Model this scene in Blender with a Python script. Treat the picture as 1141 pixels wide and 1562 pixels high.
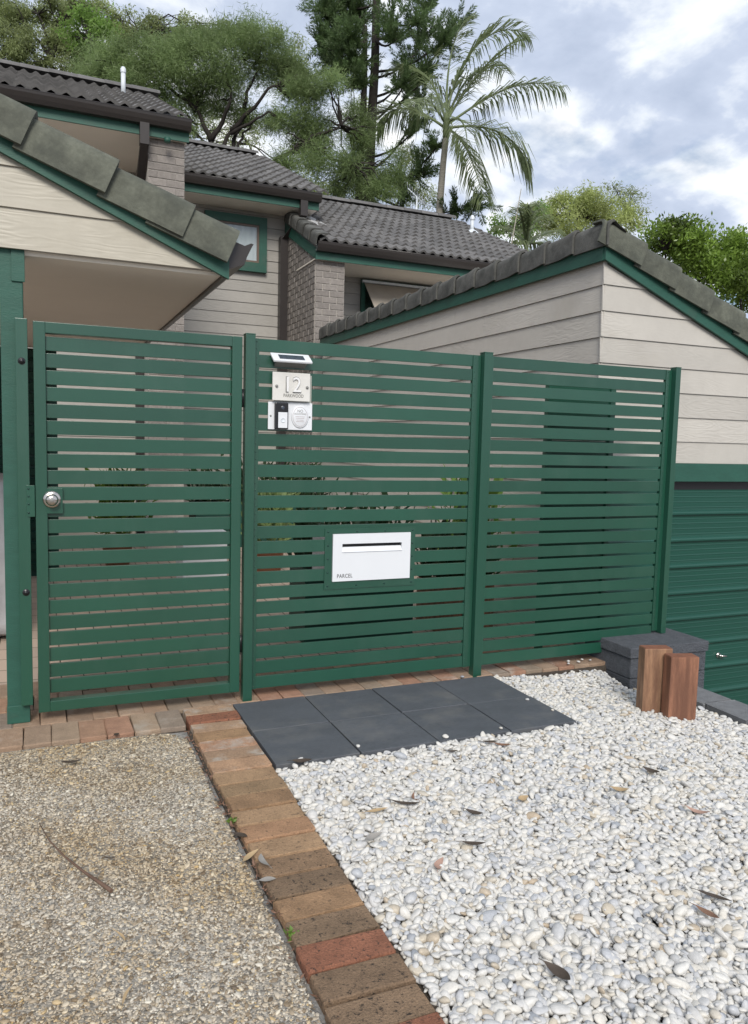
import bpy, bmesh, math, random
import numpy as np
from mathutils import Vector, Matrix, Euler
random.seed(7); rng = np.random.default_rng(7)
for o in list(bpy.data.objects): bpy.data.objects.remove(o)
SC = bpy.context.scene; COL = SC.collection
rad = math.radians

# ------------------------------------------------------------------ camera
YAW, PITCH, ROLL = -0.40656431, -0.09080184, 0.02465759
CAM = np.array([0.03168411, -3.85893088, 1.35052936]); F, CX, CY = 1180., 570.5, 781.
def _axes():
    cy, sy = math.cos(YAW), math.sin(YAW)
    f = np.array([-sy, cy, 0]); r = np.array([cy, sy, 0]); u = np.array([0, 0, 1.])
    cp, sp = math.cos(PITCH), math.sin(PITCH); f, u = f*cp+u*sp, u*cp-f*sp
    cr, sr = math.cos(ROLL), math.sin(ROLL); r, u = r*cr+u*sr, u*cr-r*sr
    return r, u, f
AR, AU, AF = _axes()
def at(px, py, depth):                      # a point of the photograph at a given distance
    return CAM + depth*(AF + AR*(px-CX)/F - AU*(py-CY)/F)
cd = bpy.data.cameras.new('camera'); cam = bpy.data.objects.new('camera', cd); COL.objects.link(cam)
cam.matrix_world = Matrix(((AR[0], AU[0], -AF[0], CAM[0]), (AR[1], AU[1], -AF[1], CAM[1]), (AR[2], AU[2], -AF[2], CAM[2]), (0, 0, 0, 1)))
cd.sensor_fit = 'VERTICAL'; cd.sensor_height = 36; cd.lens = F/1562*36; cd.clip_start = .05; cd.clip_end = 2000
SC.camera = cam

# ------------------------------------------------------------------ light
SUN_EL, SUN_AZ = rad(38), rad(197)          # azimuth clockwise from +y
w = bpy.data.worlds.new('World'); SC.world = w; w.use_nodes = True
nt = w.node_tree; nt.nodes.clear()
def N(t, ty, **k):
    n = t.nodes.new(ty)
    for a, b in k.items(): setattr(n, a, b)
    return n
def build_world():
    L = nt.links.new
    out = N(nt, 'ShaderNodeOutputWorld'); bg = N(nt, 'ShaderNodeBackground'); bg.inputs['Strength'].default_value = 0.078
    sky = N(nt, 'ShaderNodeTexSky', sky_type='NISHITA', sun_disc=False); sky.sun_elevation = SUN_EL; sky.sun_rotation = SUN_AZ
    sky.air_density = 1.0; sky.dust_density = 1.0
    tc = N(nt, 'ShaderNodeTexCoord'); sp = N(nt, 'ShaderNodeSeparateXYZ'); L(tc.outputs['Generated'], sp.inputs[0])
    zz = N(nt, 'ShaderNodeMath', operation='MAXIMUM'); L(sp.outputs['Z'], zz.inputs[0]); zz.inputs[1].default_value = 0
    za = N(nt, 'ShaderNodeMath', operation='ADD'); L(zz.outputs[0], za.inputs[0]); za.inputs[1].default_value = 0.35
    dx = N(nt, 'ShaderNodeMath', operation='DIVIDE'); L(sp.outputs['X'], dx.inputs[0]); L(za.outputs[0], dx.inputs[1])
    dy = N(nt, 'ShaderNodeMath', operation='DIVIDE'); L(sp.outputs['Y'], dy.inputs[0]); L(za.outputs[0], dy.inputs[1])
    cb = N(nt, 'ShaderNodeCombineXYZ'); L(dx.outputs[0], cb.inputs[0]); L(dy.outputs[0], cb.inputs[1])
    def noise(scale, det, rough, off, dist=0.):
        m = N(nt, 'ShaderNodeMapping'); m.inputs['Location'].default_value = off; L(cb.outputs[0], m.inputs[0])
        n = N(nt, 'ShaderNodeTexNoise'); n.inputs['Scale'].default_value = scale; n.inputs['Detail'].default_value = det
        n.inputs['Roughness'].default_value = rough; n.inputs['Distortion'].default_value = dist; L(m.outputs[0], n.inputs[0]); return n
    def ramp(src, stops):
        r = N(nt, 'ShaderNodeValToRGB'); e = r.color_ramp.elements
        while len(e) < len(stops): e.new(.5)
        for i, (p, c) in enumerate(stops): e[i].position = p; e[i].color = (*c, 1)
        L(src, r.inputs[0]); return r
    n1 = noise(2.3, 8, .52, (5.3, 1.7, 0), .25); n2 = noise(5.2, 7, .55, (1.3, 4.2, 2), .2)
    cov = ramp(n1.outputs['Fac'], [(.30, (0, 0, 0)), (.40, (1, 1, 1))])
    mix2 = N(nt, 'ShaderNodeMath', operation='MULTIPLY_ADD'); L(n2.outputs['Fac'], mix2.inputs[0]); mix2.inputs[1].default_value = .65
    h = N(nt, 'ShaderNodeMath', operation='MULTIPLY'); L(n1.outputs['Fac'], h.inputs[0]); h.inputs[1].default_value = .35; L(h.outputs[0], mix2.inputs[2])
    col = ramp(mix2.outputs[0], [(.40, (1., 1., 1.)), (.46, (.78, .83, .90)), (.515, (.54, .61, .75)), (.60, (.44, .51, .65))])
    gain = N(nt, 'ShaderNodeVectorMath', operation='SCALE'); L(col.outputs[0], gain.inputs[0]); gain.inputs['Scale'].default_value = 9.5
    mx = N(nt, 'ShaderNodeMix', data_type='RGBA'); L(cov.outputs[0], mx.inputs['Factor']); L(sky.outputs[0], mx.inputs['A']); L(gain.outputs[0], mx.inputs['B'])
    L(mx.outputs['Result'], bg.inputs['Color']); L(bg.outputs[0], out.inputs[0])
build_world()
sd = bpy.data.lights.new('sun', 'SUN'); sun = bpy.data.objects.new('sun', sd); COL.objects.link(sun)
sd.energy = 2.0; sd.angle = rad(24); sd.color = (1, .95, .87)
sv = Vector((math.sin(SUN_AZ)*math.cos(SUN_EL), math.cos(SUN_AZ)*math.cos(SUN_EL), math.sin(SUN_EL)))
sun.rotation_euler = sv.to_track_quat('Z', 'Y').to_euler(); sun.location = (4, -8, 12)
SC.view_settings.view_transform = 'Standard'; SC.view_settings.look = 'None'
SC.view_settings.gamma = 1; SC.view_settings.exposure = 0.66; SC.view_settings.use_curve_mapping = False

# ------------------------------------------------------------------ helpers
WM = {}
def link(name, data, parent=None, M=None, **props):
    o = bpy.data.objects.new(name, data); COL.objects.link(o)
    M = M.copy() if M is not None else Matrix()
    WM[o] = M
    if parent is not None:
        o.parent = parent; o.matrix_basis = WM[parent].inverted() @ M
    else: o.matrix_basis = M
    for k, v in props.items(): o[k] = v
    return o
def T(x=0, y=0, z=0, rz=0, rx=0, ry=0):
    m = Matrix.Translation((x, y, z))
    if rz: m = m @ Matrix.Rotation(rz, 4, 'Z')
    if ry: m = m @ Matrix.Rotation(ry, 4, 'Y')
    if rx: m = m @ Matrix.Rotation(rx, 4, 'X')
    return m
def basis(o, x, y, z):
    return Matrix(((x[0], y[0], z[0], o[0]), (x[1], y[1], z[1], o[1]), (x[2], y[2], z[2], o[2]), (0, 0, 0, 1)))
def thing(name, label, cat, M=None, group=None):
    p = dict(label=label, category=cat)
    if group: p['group'] = group
    return link(name, None, None, M or Matrix(), **p)
def setmat(me, m):
    me.materials.clear(); me.materials.append(m)
class MB:
    def __init__(s): s.v = []; s.f = []; s.sm = []
    def add(s, vs, fs, smooth=False):
        b = len(s.v); s.v += [tuple(v) for v in vs]
        for f in fs: s.f.append(tuple(b+i for i in f)); s.sm.append(smooth)
        return s
    def box(s, x0, x1, y0, y1, z0, z1, M=None):
        vs = [(x, y, z) for x in (x0, x1) for y in (y0, y1) for z in (z0, z1)]
        if M is not None: vs = [M @ Vector(v) for v in vs]
        return s.add(vs, [(0, 1, 3, 2), (4, 6, 7, 5), (0, 4, 5, 1), (2, 3, 7, 6), (0, 2, 6, 4), (1, 5, 7, 3)])
    def prism(s, pts, d):                       # closed planar outline extruded by vector d (outline counter-clockwise seen against d)
        n = len(pts); pts = [Vector(p) for p in pts]; d = Vector(d)
        s.add(pts + [p+d for p in pts], [tuple(range(n))[::-1], tuple(range(n, 2*n))] + [(i, (i+1) % n, n+(i+1) % n, n+i) for i in range(n)]); return s
    def tube(s, pts, r, n=8, caps=True):
        pts = [Vector(p) for p in pts]; r = r if hasattr(r, '__len__') else [r]*len(pts); vs = []; prev = None
        for i, p in enumerate(pts):
            t = (pts[min(i+1, len(pts)-1)]-pts[max(i-1, 0)])
            t = t.normalized() if t.length > 1e-9 else Vector((0, 0, 1))
            a = prev if prev is not None else (Vector((1, 0, 0)) if abs(t.x) < .8 else Vector((0, 1, 0)))
            a = (a-t*a.dot(t)); a = a.normalized() if a.length > 1e-6 else t.orthogonal().normalized(); prev = a; b = t.cross(a)
            vs += [p+(a*math.cos(q)+b*math.sin(q))*r[i] for q in (2*math.pi*k/n for k in range(n))]
        fs = [(i*n+k, i*n+(k+1) % n, (i+1)*n+(k+1) % n, (i+1)*n+k) for i in range(len(pts)-1) for k in range(n)]
        s.add(vs, fs, True)
        if caps:
            b = len(s.v)-len(vs); s.f += [tuple(b+k for k in range(n))[::-1], tuple(b+(len(pts)-1)*n+k for k in range(n))]; s.sm += [False, False]
        return s
    def lathe(s, prof, M, n=20):                # profile (radius, height) about local z
        vs = [M @ Vector((r*math.cos(2*math.pi*k/n), r*math.sin(2*math.pi*k/n), z)) for r, z in prof for k in range(n)]
        s.add(vs, [(i*n+k, i*n+(k+1) % n, (i+1)*n+(k+1) % n, (i+1)*n+k) for i in range(len(prof)-1) for k in range(n)], True); return s
    def mesh(s, name, m, bevel=0, seg=2):
        me = bpy.data.meshes.new(name); me.from_pydata(s.v, [], s.f); me.update()
        bm = bmesh.new(); bm.from_mesh(me)
        for f, q in zip(bm.faces, s.sm): f.smooth = q
        bmesh.ops.recalc_face_normals(bm, faces=bm.faces)
        if bevel: bmesh.ops.bevel(bm, geom=list(bm.edges), offset=bevel, segments=seg, affect='EDGES', profile=.6)
        bm.to_mesh(me); bm.free(); me.materials.append(m); return me
    def obj(s, name, m, parent=None, M=None, bevel=0, **p):
        return link(name, s.mesh(name, m, bevel), parent, M, **p)
def box(name, m, x0, x1, y0, y1, z0, z1, parent=None, bevel=0, **p):
    return MB().box(x0, x1, y0, y1, z0, z1).obj(name, m, parent, None, bevel, **p)
def np_mesh(name, V, Fc, m, smooth=False):      # V (n,3), Fc (k,4) or (k,3) -> mesh, fast
    V = np.asarray(V, np.float32); Fc = np.asarray(Fc, np.int32); me = bpy.data.meshes.new(name); k = Fc.shape[1]
    me.vertices.add(len(V)); me.vertices.foreach_set('co', V.ravel())
    me.loops.add(Fc.size); me.loops.foreach_set('vertex_index', Fc.ravel())
    me.polygons.add(len(Fc)); me.polygons.foreach_set('loop_start', np.arange(0, Fc.size, k, dtype=np.int32))
    me.polygons.foreach_set('use_smooth', np.full(len(Fc), smooth)); me.update(calc_edges=True); me.materials.append(m); return me

# ------------------------------------------------------------------ materials
def mat(name, base, rough=.6, var=0, vscale=6, var2=None, objvar=0, bump=0, bscale=40, stretch=(1, 1, 1), spec=.4, metal=0, stain=None, stscale=2, stpos=(.5, .7), cols=None, detail=6, coat=0, trans=0, bdist=.01, ststreak=False):
    m = bpy.data.materials.new(name); m.use_nodes = True; t = m.node_tree; L = t.links.new; b = t.nodes['Principled BSDF']
    tc = N(t, 'ShaderNodeTexCoord'); oi = N(t, 'ShaderNodeObjectInfo')
    off = N(t, 'ShaderNodeVectorMath', operation='SCALE'); cx = N(t, 'ShaderNodeCombineXYZ')
    for i in range(3): L(oi.outputs['Random'], cx.inputs[i])
    L(cx.outputs[0], off.inputs[0]); off.inputs['Scale'].default_value = 37.
    ad = N(t, 'ShaderNodeVectorMath', operation='ADD'); L(tc.outputs['Object'], ad.inputs[0]); L(off.outputs[0], ad.inputs[1])
    mp = N(t, 'ShaderNodeMapping'); mp.inputs['Scale'].default_value = stretch; L(ad.outputs[0], mp.inputs[0])
    def nz(scale, d=detail, r=.6, vec=mp):
        n = N(t, 'ShaderNodeTexNoise'); n.inputs['Scale'].default_value = scale; n.inputs['Detail'].default_value = d; n.inputs['Roughness'].default_value = r; L(vec.outputs[0], n.inputs[0]); return n
    if cols:                                     # a colour per object from a list
        r = N(t, 'ShaderNodeValToRGB'); r.color_ramp.interpolation = 'CONSTANT'; e = r.color_ramp.elements
        while len(e) < len(cols): e.new(.5)
        for i, c in enumerate(cols): e[i].position = i/len(cols); e[i].color = (*c, 1)
        L(oi.outputs['Random'], r.inputs[0]); cur = r.outputs[0]
    else:
        c = N(t, 'ShaderNodeRGB'); c.outputs[0].default_value = (*base, 1); cur = c.outputs[0]
    def hsv(cur, val):
        h = N(t, 'ShaderNodeHueSaturation'); L(cur, h.inputs['Color']); L(val, h.inputs['Value']); return h.outputs[0]
    def rng_(src, a, bb, lo=0., hi=1.):
        q = N(t, 'ShaderNodeMapRange'); L(src, q.inputs[0]); q.inputs[1].default_value = lo; q.inputs[2].default_value = hi; q.inputs[3].default_value = a; q.inputs[4].default_value = bb; return q.outputs[0]
    if var: cur = hsv(cur, rng_(nz(vscale).outputs['Fac'], 1-var, 1+var, .3, .7))
    if var2: cur = hsv(cur, rng_(nz(var2[1], 3).outputs['Fac'], 1-var2[0], 1+var2[0], .3, .7))
    if objvar: 
        wn = N(t, 'ShaderNodeTexWhiteNoise', noise_dimensions='1D'); L(oi.outputs['Random'], wn.inputs['W'])
        cur = hsv(cur, rng_(wn.outputs['Value'], 1-objvar, 1+objvar))
    if stain:
        f = rng_(nz(stscale, 8, .65, mp if ststreak else ad).outputs['Fac'], 0, 1, *stpos)
        x = N(t, 'ShaderNodeMix', data_type='RGBA'); L(f, x.inputs['Factor']); L(cur, x.inputs['A']); x.inputs['B'].default_value = (*stain, 1); cur = x.outputs['Result']
    L(cur, b.inputs['Base Color']); b.inputs['Roughness'].default_value = rough; b.inputs['Metallic'].default_value = metal
    b.inputs['Specular IOR Level'].default_value = spec; b.inputs['Coat Weight'].default_value = coat
    if bump:
        n = nz(bscale, 8, .65); bp = N(t, 'ShaderNodeBump'); bp.inputs['Strength'].default_value = bump; bp.inputs['Distance'].default_value = bdist
        L(n.outputs['Fac'], bp.inputs['Height']); L(bp.outputs[0], b.inputs['Normal'])
    if trans:
        tr = N(t, 'ShaderNodeBsdfTranslucent'); L(cur, tr.inputs[0]); ms = N(t, 'ShaderNodeMixShader'); ms.inputs[0].default_value = trans
        L(b.outputs[0], ms.inputs[1]); L(tr.outputs[0], ms.inputs[2]); L(ms.outputs[0], t.nodes['Material Output'].inputs[0])
    return m
GREEN = mat('green_powdercoat', (.011, .066, .041), .30, var=.08, vscale=2.5, objvar=.09, bump=.06, bscale=300, spec=.8, stain=(.032, .088, .062), stscale=2.2, stpos=(.52, .85), stretch=(1, 1, .35), ststreak=True)
GREENP = mat('green_painted_timber', (.020, .086, .062), .5, var=.10, vscale=9, bump=.15, bscale=60, stretch=(1, 1, 3), spec=.45, stain=(.05, .09, .07), stscale=5, stpos=(.58, .8))
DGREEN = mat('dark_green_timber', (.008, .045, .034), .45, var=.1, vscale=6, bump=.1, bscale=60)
def weather(name, base, axis):                   # painted board with embossed wood grain running along one axis
    m = mat(name, base, .40, var=.06, vscale=1.5, objvar=.05, var2=(.03, 9), spec=.4, stain=(base[0]*.86, base[1]*.84, base[2]*.8), stscale=1.6, stpos=(.55, .85))
    t = m.node_tree; L = t.links.new; b = t.nodes['Principled BSDF']
    tc = N(t, 'ShaderNodeTexCoord'); oi = N(t, 'ShaderNodeObjectInfo'); mul = N(t, 'ShaderNodeVectorMath', operation='SCALE'); cx = N(t, 'ShaderNodeCombineXYZ')
    for i in range(3): L(oi.outputs['Random'], cx.inputs[i])
    L(cx.outputs[0], mul.inputs[0]); mul.inputs['Scale'].default_value = 31
    ad = N(t, 'ShaderNodeVectorMath', operation='ADD'); L(tc.outputs['Object'], ad.inputs[0]); L(mul.outputs[0], ad.inputs[1])
    mp = N(t, 'ShaderNodeMapping'); mp.inputs['Scale'].default_value = (1.6, 8, 8) if axis == 'x' else (8, 1.6, 8); L(ad.outputs[0], mp.inputs[0])
    n0 = N(t, 'ShaderNodeTexNoise'); n0.inputs['Scale'].default_value = 1.; n0.inputs['Detail'].default_value = 3; L(mp.outputs[0], n0.inputs[0])
    m1 = N(t, 'ShaderNodeMath', operation='MULTIPLY'); L(n0.outputs['Fac'], m1.inputs[0]); m1.inputs[1].default_value = 85
    sn = N(t, 'ShaderNodeMath', operation='SINE'); L(m1.outputs[0], sn.inputs[0])
    n2 = N(t, 'ShaderNodeTexNoise'); n2.inputs['Scale'].default_value = 1.3; L(ad.outputs[0], n2.inputs[0])
    mr = N(t, 'ShaderNodeMapRange'); L(n2.outputs['Fac'], mr.inputs[0]); mr.inputs[1].default_value = .42; mr.inputs[2].default_value = .6; mr.inputs[3].default_value = .15; mr.inputs[4].default_value = 1.
    mm = N(t, 'ShaderNodeMath', operation='MULTIPLY'); L(sn.outputs[0], mm.inputs[0]); L(mr.outputs[0], mm.inputs[1])
    bp = N(t, 'ShaderNodeBump'); bp.inputs['Strength'].default_value = .32; bp.inputs['Distance'].default_value = .0016; L(mm.outputs[0], bp.inputs['Height']); L(bp.outputs[0], b.inputs['Normal'])
    return m
BOARDX = weather('beige_board_front', (.465, .44, .40), 'x'); BOARDY = weather('beige_board_side', (.50, .47, .425), 'y')
BOARDC = weather('cream_board', (.415, .385, .32), 'x'); BOARDH = weather('grey_beige_board', (.335, .32, .295), 'x')
VERGE = mat('weathered_concrete_tile', (.105, .111, .088), .85, var=.32, vscale=9, objvar=.14, bump=.35, bscale=70, stain=(.055, .06, .05), stscale=4, stpos=(.48, .72), var2=(.12, 60))
VERGED = mat('dark_mossy_ridge_tile', (.10, .10, .092), .85, var=.25, vscale=11, objvar=.12, bump=.35, bscale=70, stain=(.035, .037, .033), stscale=5, stpos=(.45, .7), var2=(.12, 60))
TILE = mat('charcoal_roof_tile', (.118, .114, .112), .7, var=.2, vscale=9, objvar=.22, bump=.3, bscale=80, stain=(.17, .165, .15), stscale=7, stpos=(.56, .85))
GUTTER = mat('brown_gutter', (.034, .029, .027), .3, var=.06, vscale=3, spec=.5)
DPIPE = mat('brown_downpipe', (.032, .027, .026), .4, var=.08, vscale=3)
SOFFIT = mat('beige_soffit', (.86, .80, .71), .7, var=.04, vscale=1.2)
BRICKW = mat('taupe_face_brick', (.235, .212, .195), .85, var=.16, vscale=30, objvar=.14, bump=.5, bscale=120, var2=(.1, 90))
MORTAR = mat('pale_mortar', (.46, .43, .39), .9, var=.1, vscale=30, bump=.4, bscale=120)
PAVEB = mat('clay_paver', (.3, .2, .13), .88, cols=[(.33, .235, .165), (.36, .22, .145), (.29, .225, .165), (.34, .195, .13), (.31, .215, .15), (.37, .27, .19), (.26, .205, .16), (.345, .235, .16)], var=.16, vscale=14, objvar=.10, bump=.8, bscale=150, stain=(.40, .36, .31), stscale=7, stpos=(.56, .80), var2=(.14, 150))
PAVED = mat('dark_clay_paver', (.2, .14, .09), .9, cols=[(.27, .175, .105), (.245, .16, .098), (.215, .146, .092), (.255, .172, .108), (.225, .15, .094)], var=.22, vscale=14, objvar=.1, bump=1., bscale=150, stain=(.035, .027, .022), stscale=75, stpos=(.56, .66), var2=(.22, 190))
PAVER_RED = mat('red_clay_paver', (.27, .115, .068), .9, var=.25, vscale=14, objvar=.1, bump=1., bscale=150, stain=(.06, .036, .028), stscale=75, stpos=(.55, .66), var2=(.22, 190))
SLATE = mat('charcoal_paver', (.085, .092, .106), .55, var=.12, vscale=5, objvar=.07, bump=.25, bscale=90, stretch=(1, 2.2, 1), stain=(.15, .148, .145), stscale=4, stpos=(.52, .85), spec=.45, var2=(.12, 45))
GREYBLK = mat('charcoal_block', (.098, .106, .122), .85, var=.18, vscale=22, objvar=.06, bump=1., bscale=90, var2=(.2, 130), bdist=.02)
EDGEB = mat('grey_edging_stone', (.16, .165, .175), .85, var=.15, vscale=22, objvar=.1, bump=.7, bscale=100)
SAND = mat('dark_jointing_sand', (.075, .062, .05), .95, var=.35, vscale=60, bump=.8, bscale=160)
WHITE = mat('white_powdercoat', (.69, .71, .74), .35, var=.02, vscale=3, spec=.5)
PVC = mat('white_pvc_pipe', (.62, .66, .70), .4, var=.05, vscale=8)
BLACK = mat('black_plastic', (.012, .012, .014), .3, spec=.5)
SOLAR = mat('solar_cell', (.045, .055, .075), .22, var=.3, vscale=60, spec=.6)
CHROME = mat('satin_steel', (.62, .58, .53), .22, metal=1, var=.05)
STONE = mat('pale_stone_plate', (.64, .63, .60), .4, var=.08, vscale=8, spec=.4)
ACRYL = mat('clear_acrylic_edge', (.36, .37, .33), .15, spec=.6)
INKG = mat('grey_lettering', (.22, .22, .21), .5); INK = mat('dark_lettering', (.05, .05, .055), .5); SILV = mat('silver_numeral', (.74, .74, .74), .3, metal=0, spec=.7)
DOORG = mat('green_roller_door', (.010, .064, .046), .32, var=.06, vscale=2, stretch=(.3, 1, 14), bump=.12, bscale=9, objvar=.04, spec=.5)
TARP = mat('silver_tarpaulin', (.42, .43, .45), .4, var=.12, vscale=6, bump=.5, bscale=14, metal=.25)
BARK = mat('dark_bark', (.026, .022, .019), .95, var=.35, vscale=12, bump=.8, bscale=30)
BARKP = mat('palm_bark', (.28, .26, .22), .9, var=.2, vscale=7, stretch=(1, 1, 5), bump=.4, bscale=20)
def timber(name, a, b_):
    m = mat(name, a, .6, var=.22, vscale=4, stretch=(9, 9, 1), bump=.35, bscale=14, stain=b_, stscale=1.7, stpos=(.40, .62), var2=(.2, 30), ststreak=True); return m
TIMA = timber('brown_timber', (.30, .17, .10), (.125, .062, .040)); TIMB = timber('reddish_timber', (.29, .135, .08), (.15, .068, .042)); TIME = mat('timber_end_grain', (.20, .085, .05), .7, var=.2, vscale=30, bump=.3, bscale=80)
def foliage(name, c, var=.35, trans=.3, rough=.5): return mat(name, c, rough, var=var, vscale=.9, var2=(.22, 7), trans=trans, spec=.35, detail=3)
LF_CAS = foliage('casuarina_needles', (.21, .285, .115), trans=.5); LF_EUC = foliage('eucalypt_leaves', (.27, .32, .14), .3, .5); LF_BRT = foliage('bright_leaves', (.19, .31, .07), .35, .5)
LF_PINE = foliage('hoop_pine_needles', (.10, .155, .06), .4, .4); LF_PALM = foliage('palm_leaflets', (.22, .27, .14), .25, .5, .35); LF_FTH = foliage('feathery_leaves', (.40, .46, .17), .3, .5); LF_BUSH = foliage('glossy_leaves', (.18, .275, .05), .75, .4, .25); LF_OLV = foliage('olive_leaves', (.28, .33, .14), .35, .5)
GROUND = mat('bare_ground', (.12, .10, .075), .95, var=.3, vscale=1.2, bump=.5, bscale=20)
ASPH = mat('grey_concrete_drive', (.21, .205, .19), .9, var=.14, vscale=2, bump=.3, bscale=90)
BEIGEP = mat('render_beige', (.42, .39, .345), .8, var=.05, vscale=2)
CURTAIN = mat('white_blind', (.72, .74, .76), .6, var=.03)
BROWNF = mat('bronze_sash', (.15, .105, .08), .4)
AWN = mat('tan_awning_fabric', (.36, .32, .27), .8, var=.08, vscale=5)
FLASH = mat('lead_flashing', (.42, .42, .42), .5, var=.25, vscale=9, bump=.4, bscale=30)
def glass(name):
    m = bpy.data.materials.new(name); m.use_nodes = True; t = m.node_tree; b = t.nodes['Principled BSDF']
    b.inputs['Base Color'].default_value = (.9, .95, .95, 1); b.inputs['Roughness'].default_value = .02; b.inputs['Transmission Weight'].default_value = 1; b.inputs['IOR'].default_value = 1.45; return m
GLASS = glass('window_glass')
def courtyard_mat():
    m = mat('courtyard_brick_paving', (.31, .215, .15), .88, var=.2, vscale=9, bump=.4, bscale=90, var2=(.15, 60))
    t = m.node_tree; L = t.links.new; b = t.nodes['Principled BSDF']; tc = N(t, 'ShaderNodeTexCoord'); mp = N(t, 'ShaderNodeMapping'); mp.inputs['Rotation'].default_value = (0, 0, rad(90)); L(tc.outputs['Object'], mp.inputs[0])
    bt = N(t, 'ShaderNodeTexBrick'); bt.offset = 0; L(mp.outputs[0], bt.inputs[0]); bt.inputs['Scale'].default_value = 1; bt.inputs['Brick Width'].default_value = .235; bt.inputs['Row Height'].default_value = .117; bt.inputs['Mortar Size'].default_value = .004
    bt.inputs['Color1'].default_value = (.50, .39, .31, 1); bt.inputs['Color2'].default_value = (.40, .32, .26, 1); bt.inputs['Mortar'].default_value = (.08, .065, .05, 1)
    L(bt.outputs[0], b.inputs['Base Color']); return m
COURT = courtyard_mat()
def aggregate():
    m = bpy.data.materials.new('exposed_aggregate'); m.use_nodes = True; t = m.node_tree; L = t.links.new; b = t.nodes['Principled BSDF']; tc = N(t, 'ShaderNodeTexCoord')
    n = N(t, 'ShaderNodeTexNoise'); n.inputs['Scale'].default_value = 2.2; n.inputs['Detail'].default_value = 6; L(tc.outputs['Object'], n.inputs[0])
    v = N(t, 'ShaderNodeTexVoronoi'); v.inputs['Scale'].default_value = 150; L(tc.outputs['Object'], v.inputs[0])
    r = N(t, 'ShaderNodeValToRGB'); e = r.color_ramp.elements; e[0].position = .3; e[0].color = (.20, .165, .12, 1); e[1].position = .7; e[1].color = (.33, .31, .275, 1); L(n.outputs['Fac'], r.inputs[0])
    h = N(t, 'ShaderNodeHueSaturation'); L(r.outputs[0], h.inputs['Color']); sp = N(t, 'ShaderNodeSeparateColor'); L(v.outputs['Color'], sp.inputs[0])
    q = N(t, 'ShaderNodeMapRange'); L(sp.outputs[0], q.inputs[0]); q.inputs[3].default_value = .45; q.inputs[4].default_value = 1.35; L(q.outputs[0], h.inputs['Value']); L(h.outputs[0], b.inputs['Base Color'])
    bp = N(t, 'ShaderNodeBump'); bp.invert = True; bp.inputs['Strength'].default_value = .8; bp.inputs['Distance'].default_value = .004; L(v.outputs['Distance'], bp.inputs['Height']); L(bp.outputs[0], b.inputs['Normal']); b.inputs['Roughness'].default_value = .85
    return m
AGG = aggregate()
def stone_mat(name, cols, patch=None):           # colour per instance
    m = bpy.data.materials.new(name); m.use_nodes = True; t = m.node_tree; L = t.links.new; b = t.nodes['Principled BSDF']; oi = N(t, 'ShaderNodeObjectInfo')
    wn = N(t, 'ShaderNodeTexWhiteNoise', noise_dimensions='3D'); L(oi.outputs['Location'], wn.inputs['Vector'])
    r = N(t, 'ShaderNodeValToRGB'); e = r.color_ramp.elements
    while len(e) < len(cols): e.new(.5)
    for i, (p, c) in enumerate(cols): e[i].position = p; e[i].color = (*c, 1)
    L(wn.outputs['Value'], r.inputs[0]); tc = N(t, 'ShaderNodeTexCoord'); n = N(t, 'ShaderNodeTexNoise'); n.inputs['Scale'].default_value = 2.5; n.inputs['Detail'].default_value = 5; L(tc.outputs['Object'], n.inputs[0])
    q = N(t, 'ShaderNodeMapRange'); L(n.outputs['Fac'], q.inputs[0]); q.inputs[1].default_value = .3; q.inputs[2].default_value = .7; q.inputs[3].default_value = .88; q.inputs[4].default_value = 1.08
    h = N(t, 'ShaderNodeHueSaturation'); L(r.outputs[0], h.inputs['Color']); L(q.outputs[0], h.inputs['Value']); cur = h.outputs[0]
    if patch:
        pn = N(t, 'ShaderNodeTexNoise'); pn.inputs['Scale'].default_value = patch[1]; pn.inputs['Detail'].default_value = 4; L(oi.outputs['Location'], pn.inputs[0])
        pr = N(t, 'ShaderNodeMapRange'); L(pn.outputs['Fac'], pr.inputs[0]); pr.inputs[1].default_value = .42; pr.inputs[2].default_value = .62
        x = N(t, 'ShaderNodeMix', data_type='RGBA', blend_type='MULTIPLY'); L(pr.outputs[0], x.inputs['Factor']); L(cur, x.inputs['A']); x.inputs['B'].default_value = (*patch[0], 1); cur = x.outputs['Result']
    L(cur, b.inputs['Base Color']); b.inputs['Roughness'].default_value = .5; b.inputs['Specular IOR Level'].default_value = .4; return m
PEB = stone_mat('white_pebble', [(0, (.27, .29, .32)), (.05, (.44, .45, .47)), (.25, (.53, .52, .505)), (.65, (.61, .597, .565)), (.93, (.57, .54, .485)), (.98, (.47, .42, .34)), (1, (.42, .34, .25))])
CHIP = stone_mat('aggregate_stone', [(0, (.13, .10, .07)), (.2, (.27, .215, .15)), (.5, (.50, .445, .36)), (.75, (.41, .37, .315)), (.9, (.66, .615, .52)), (1, (.46, .34, .17))], ((.90, .80, .64), 1.6))

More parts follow.
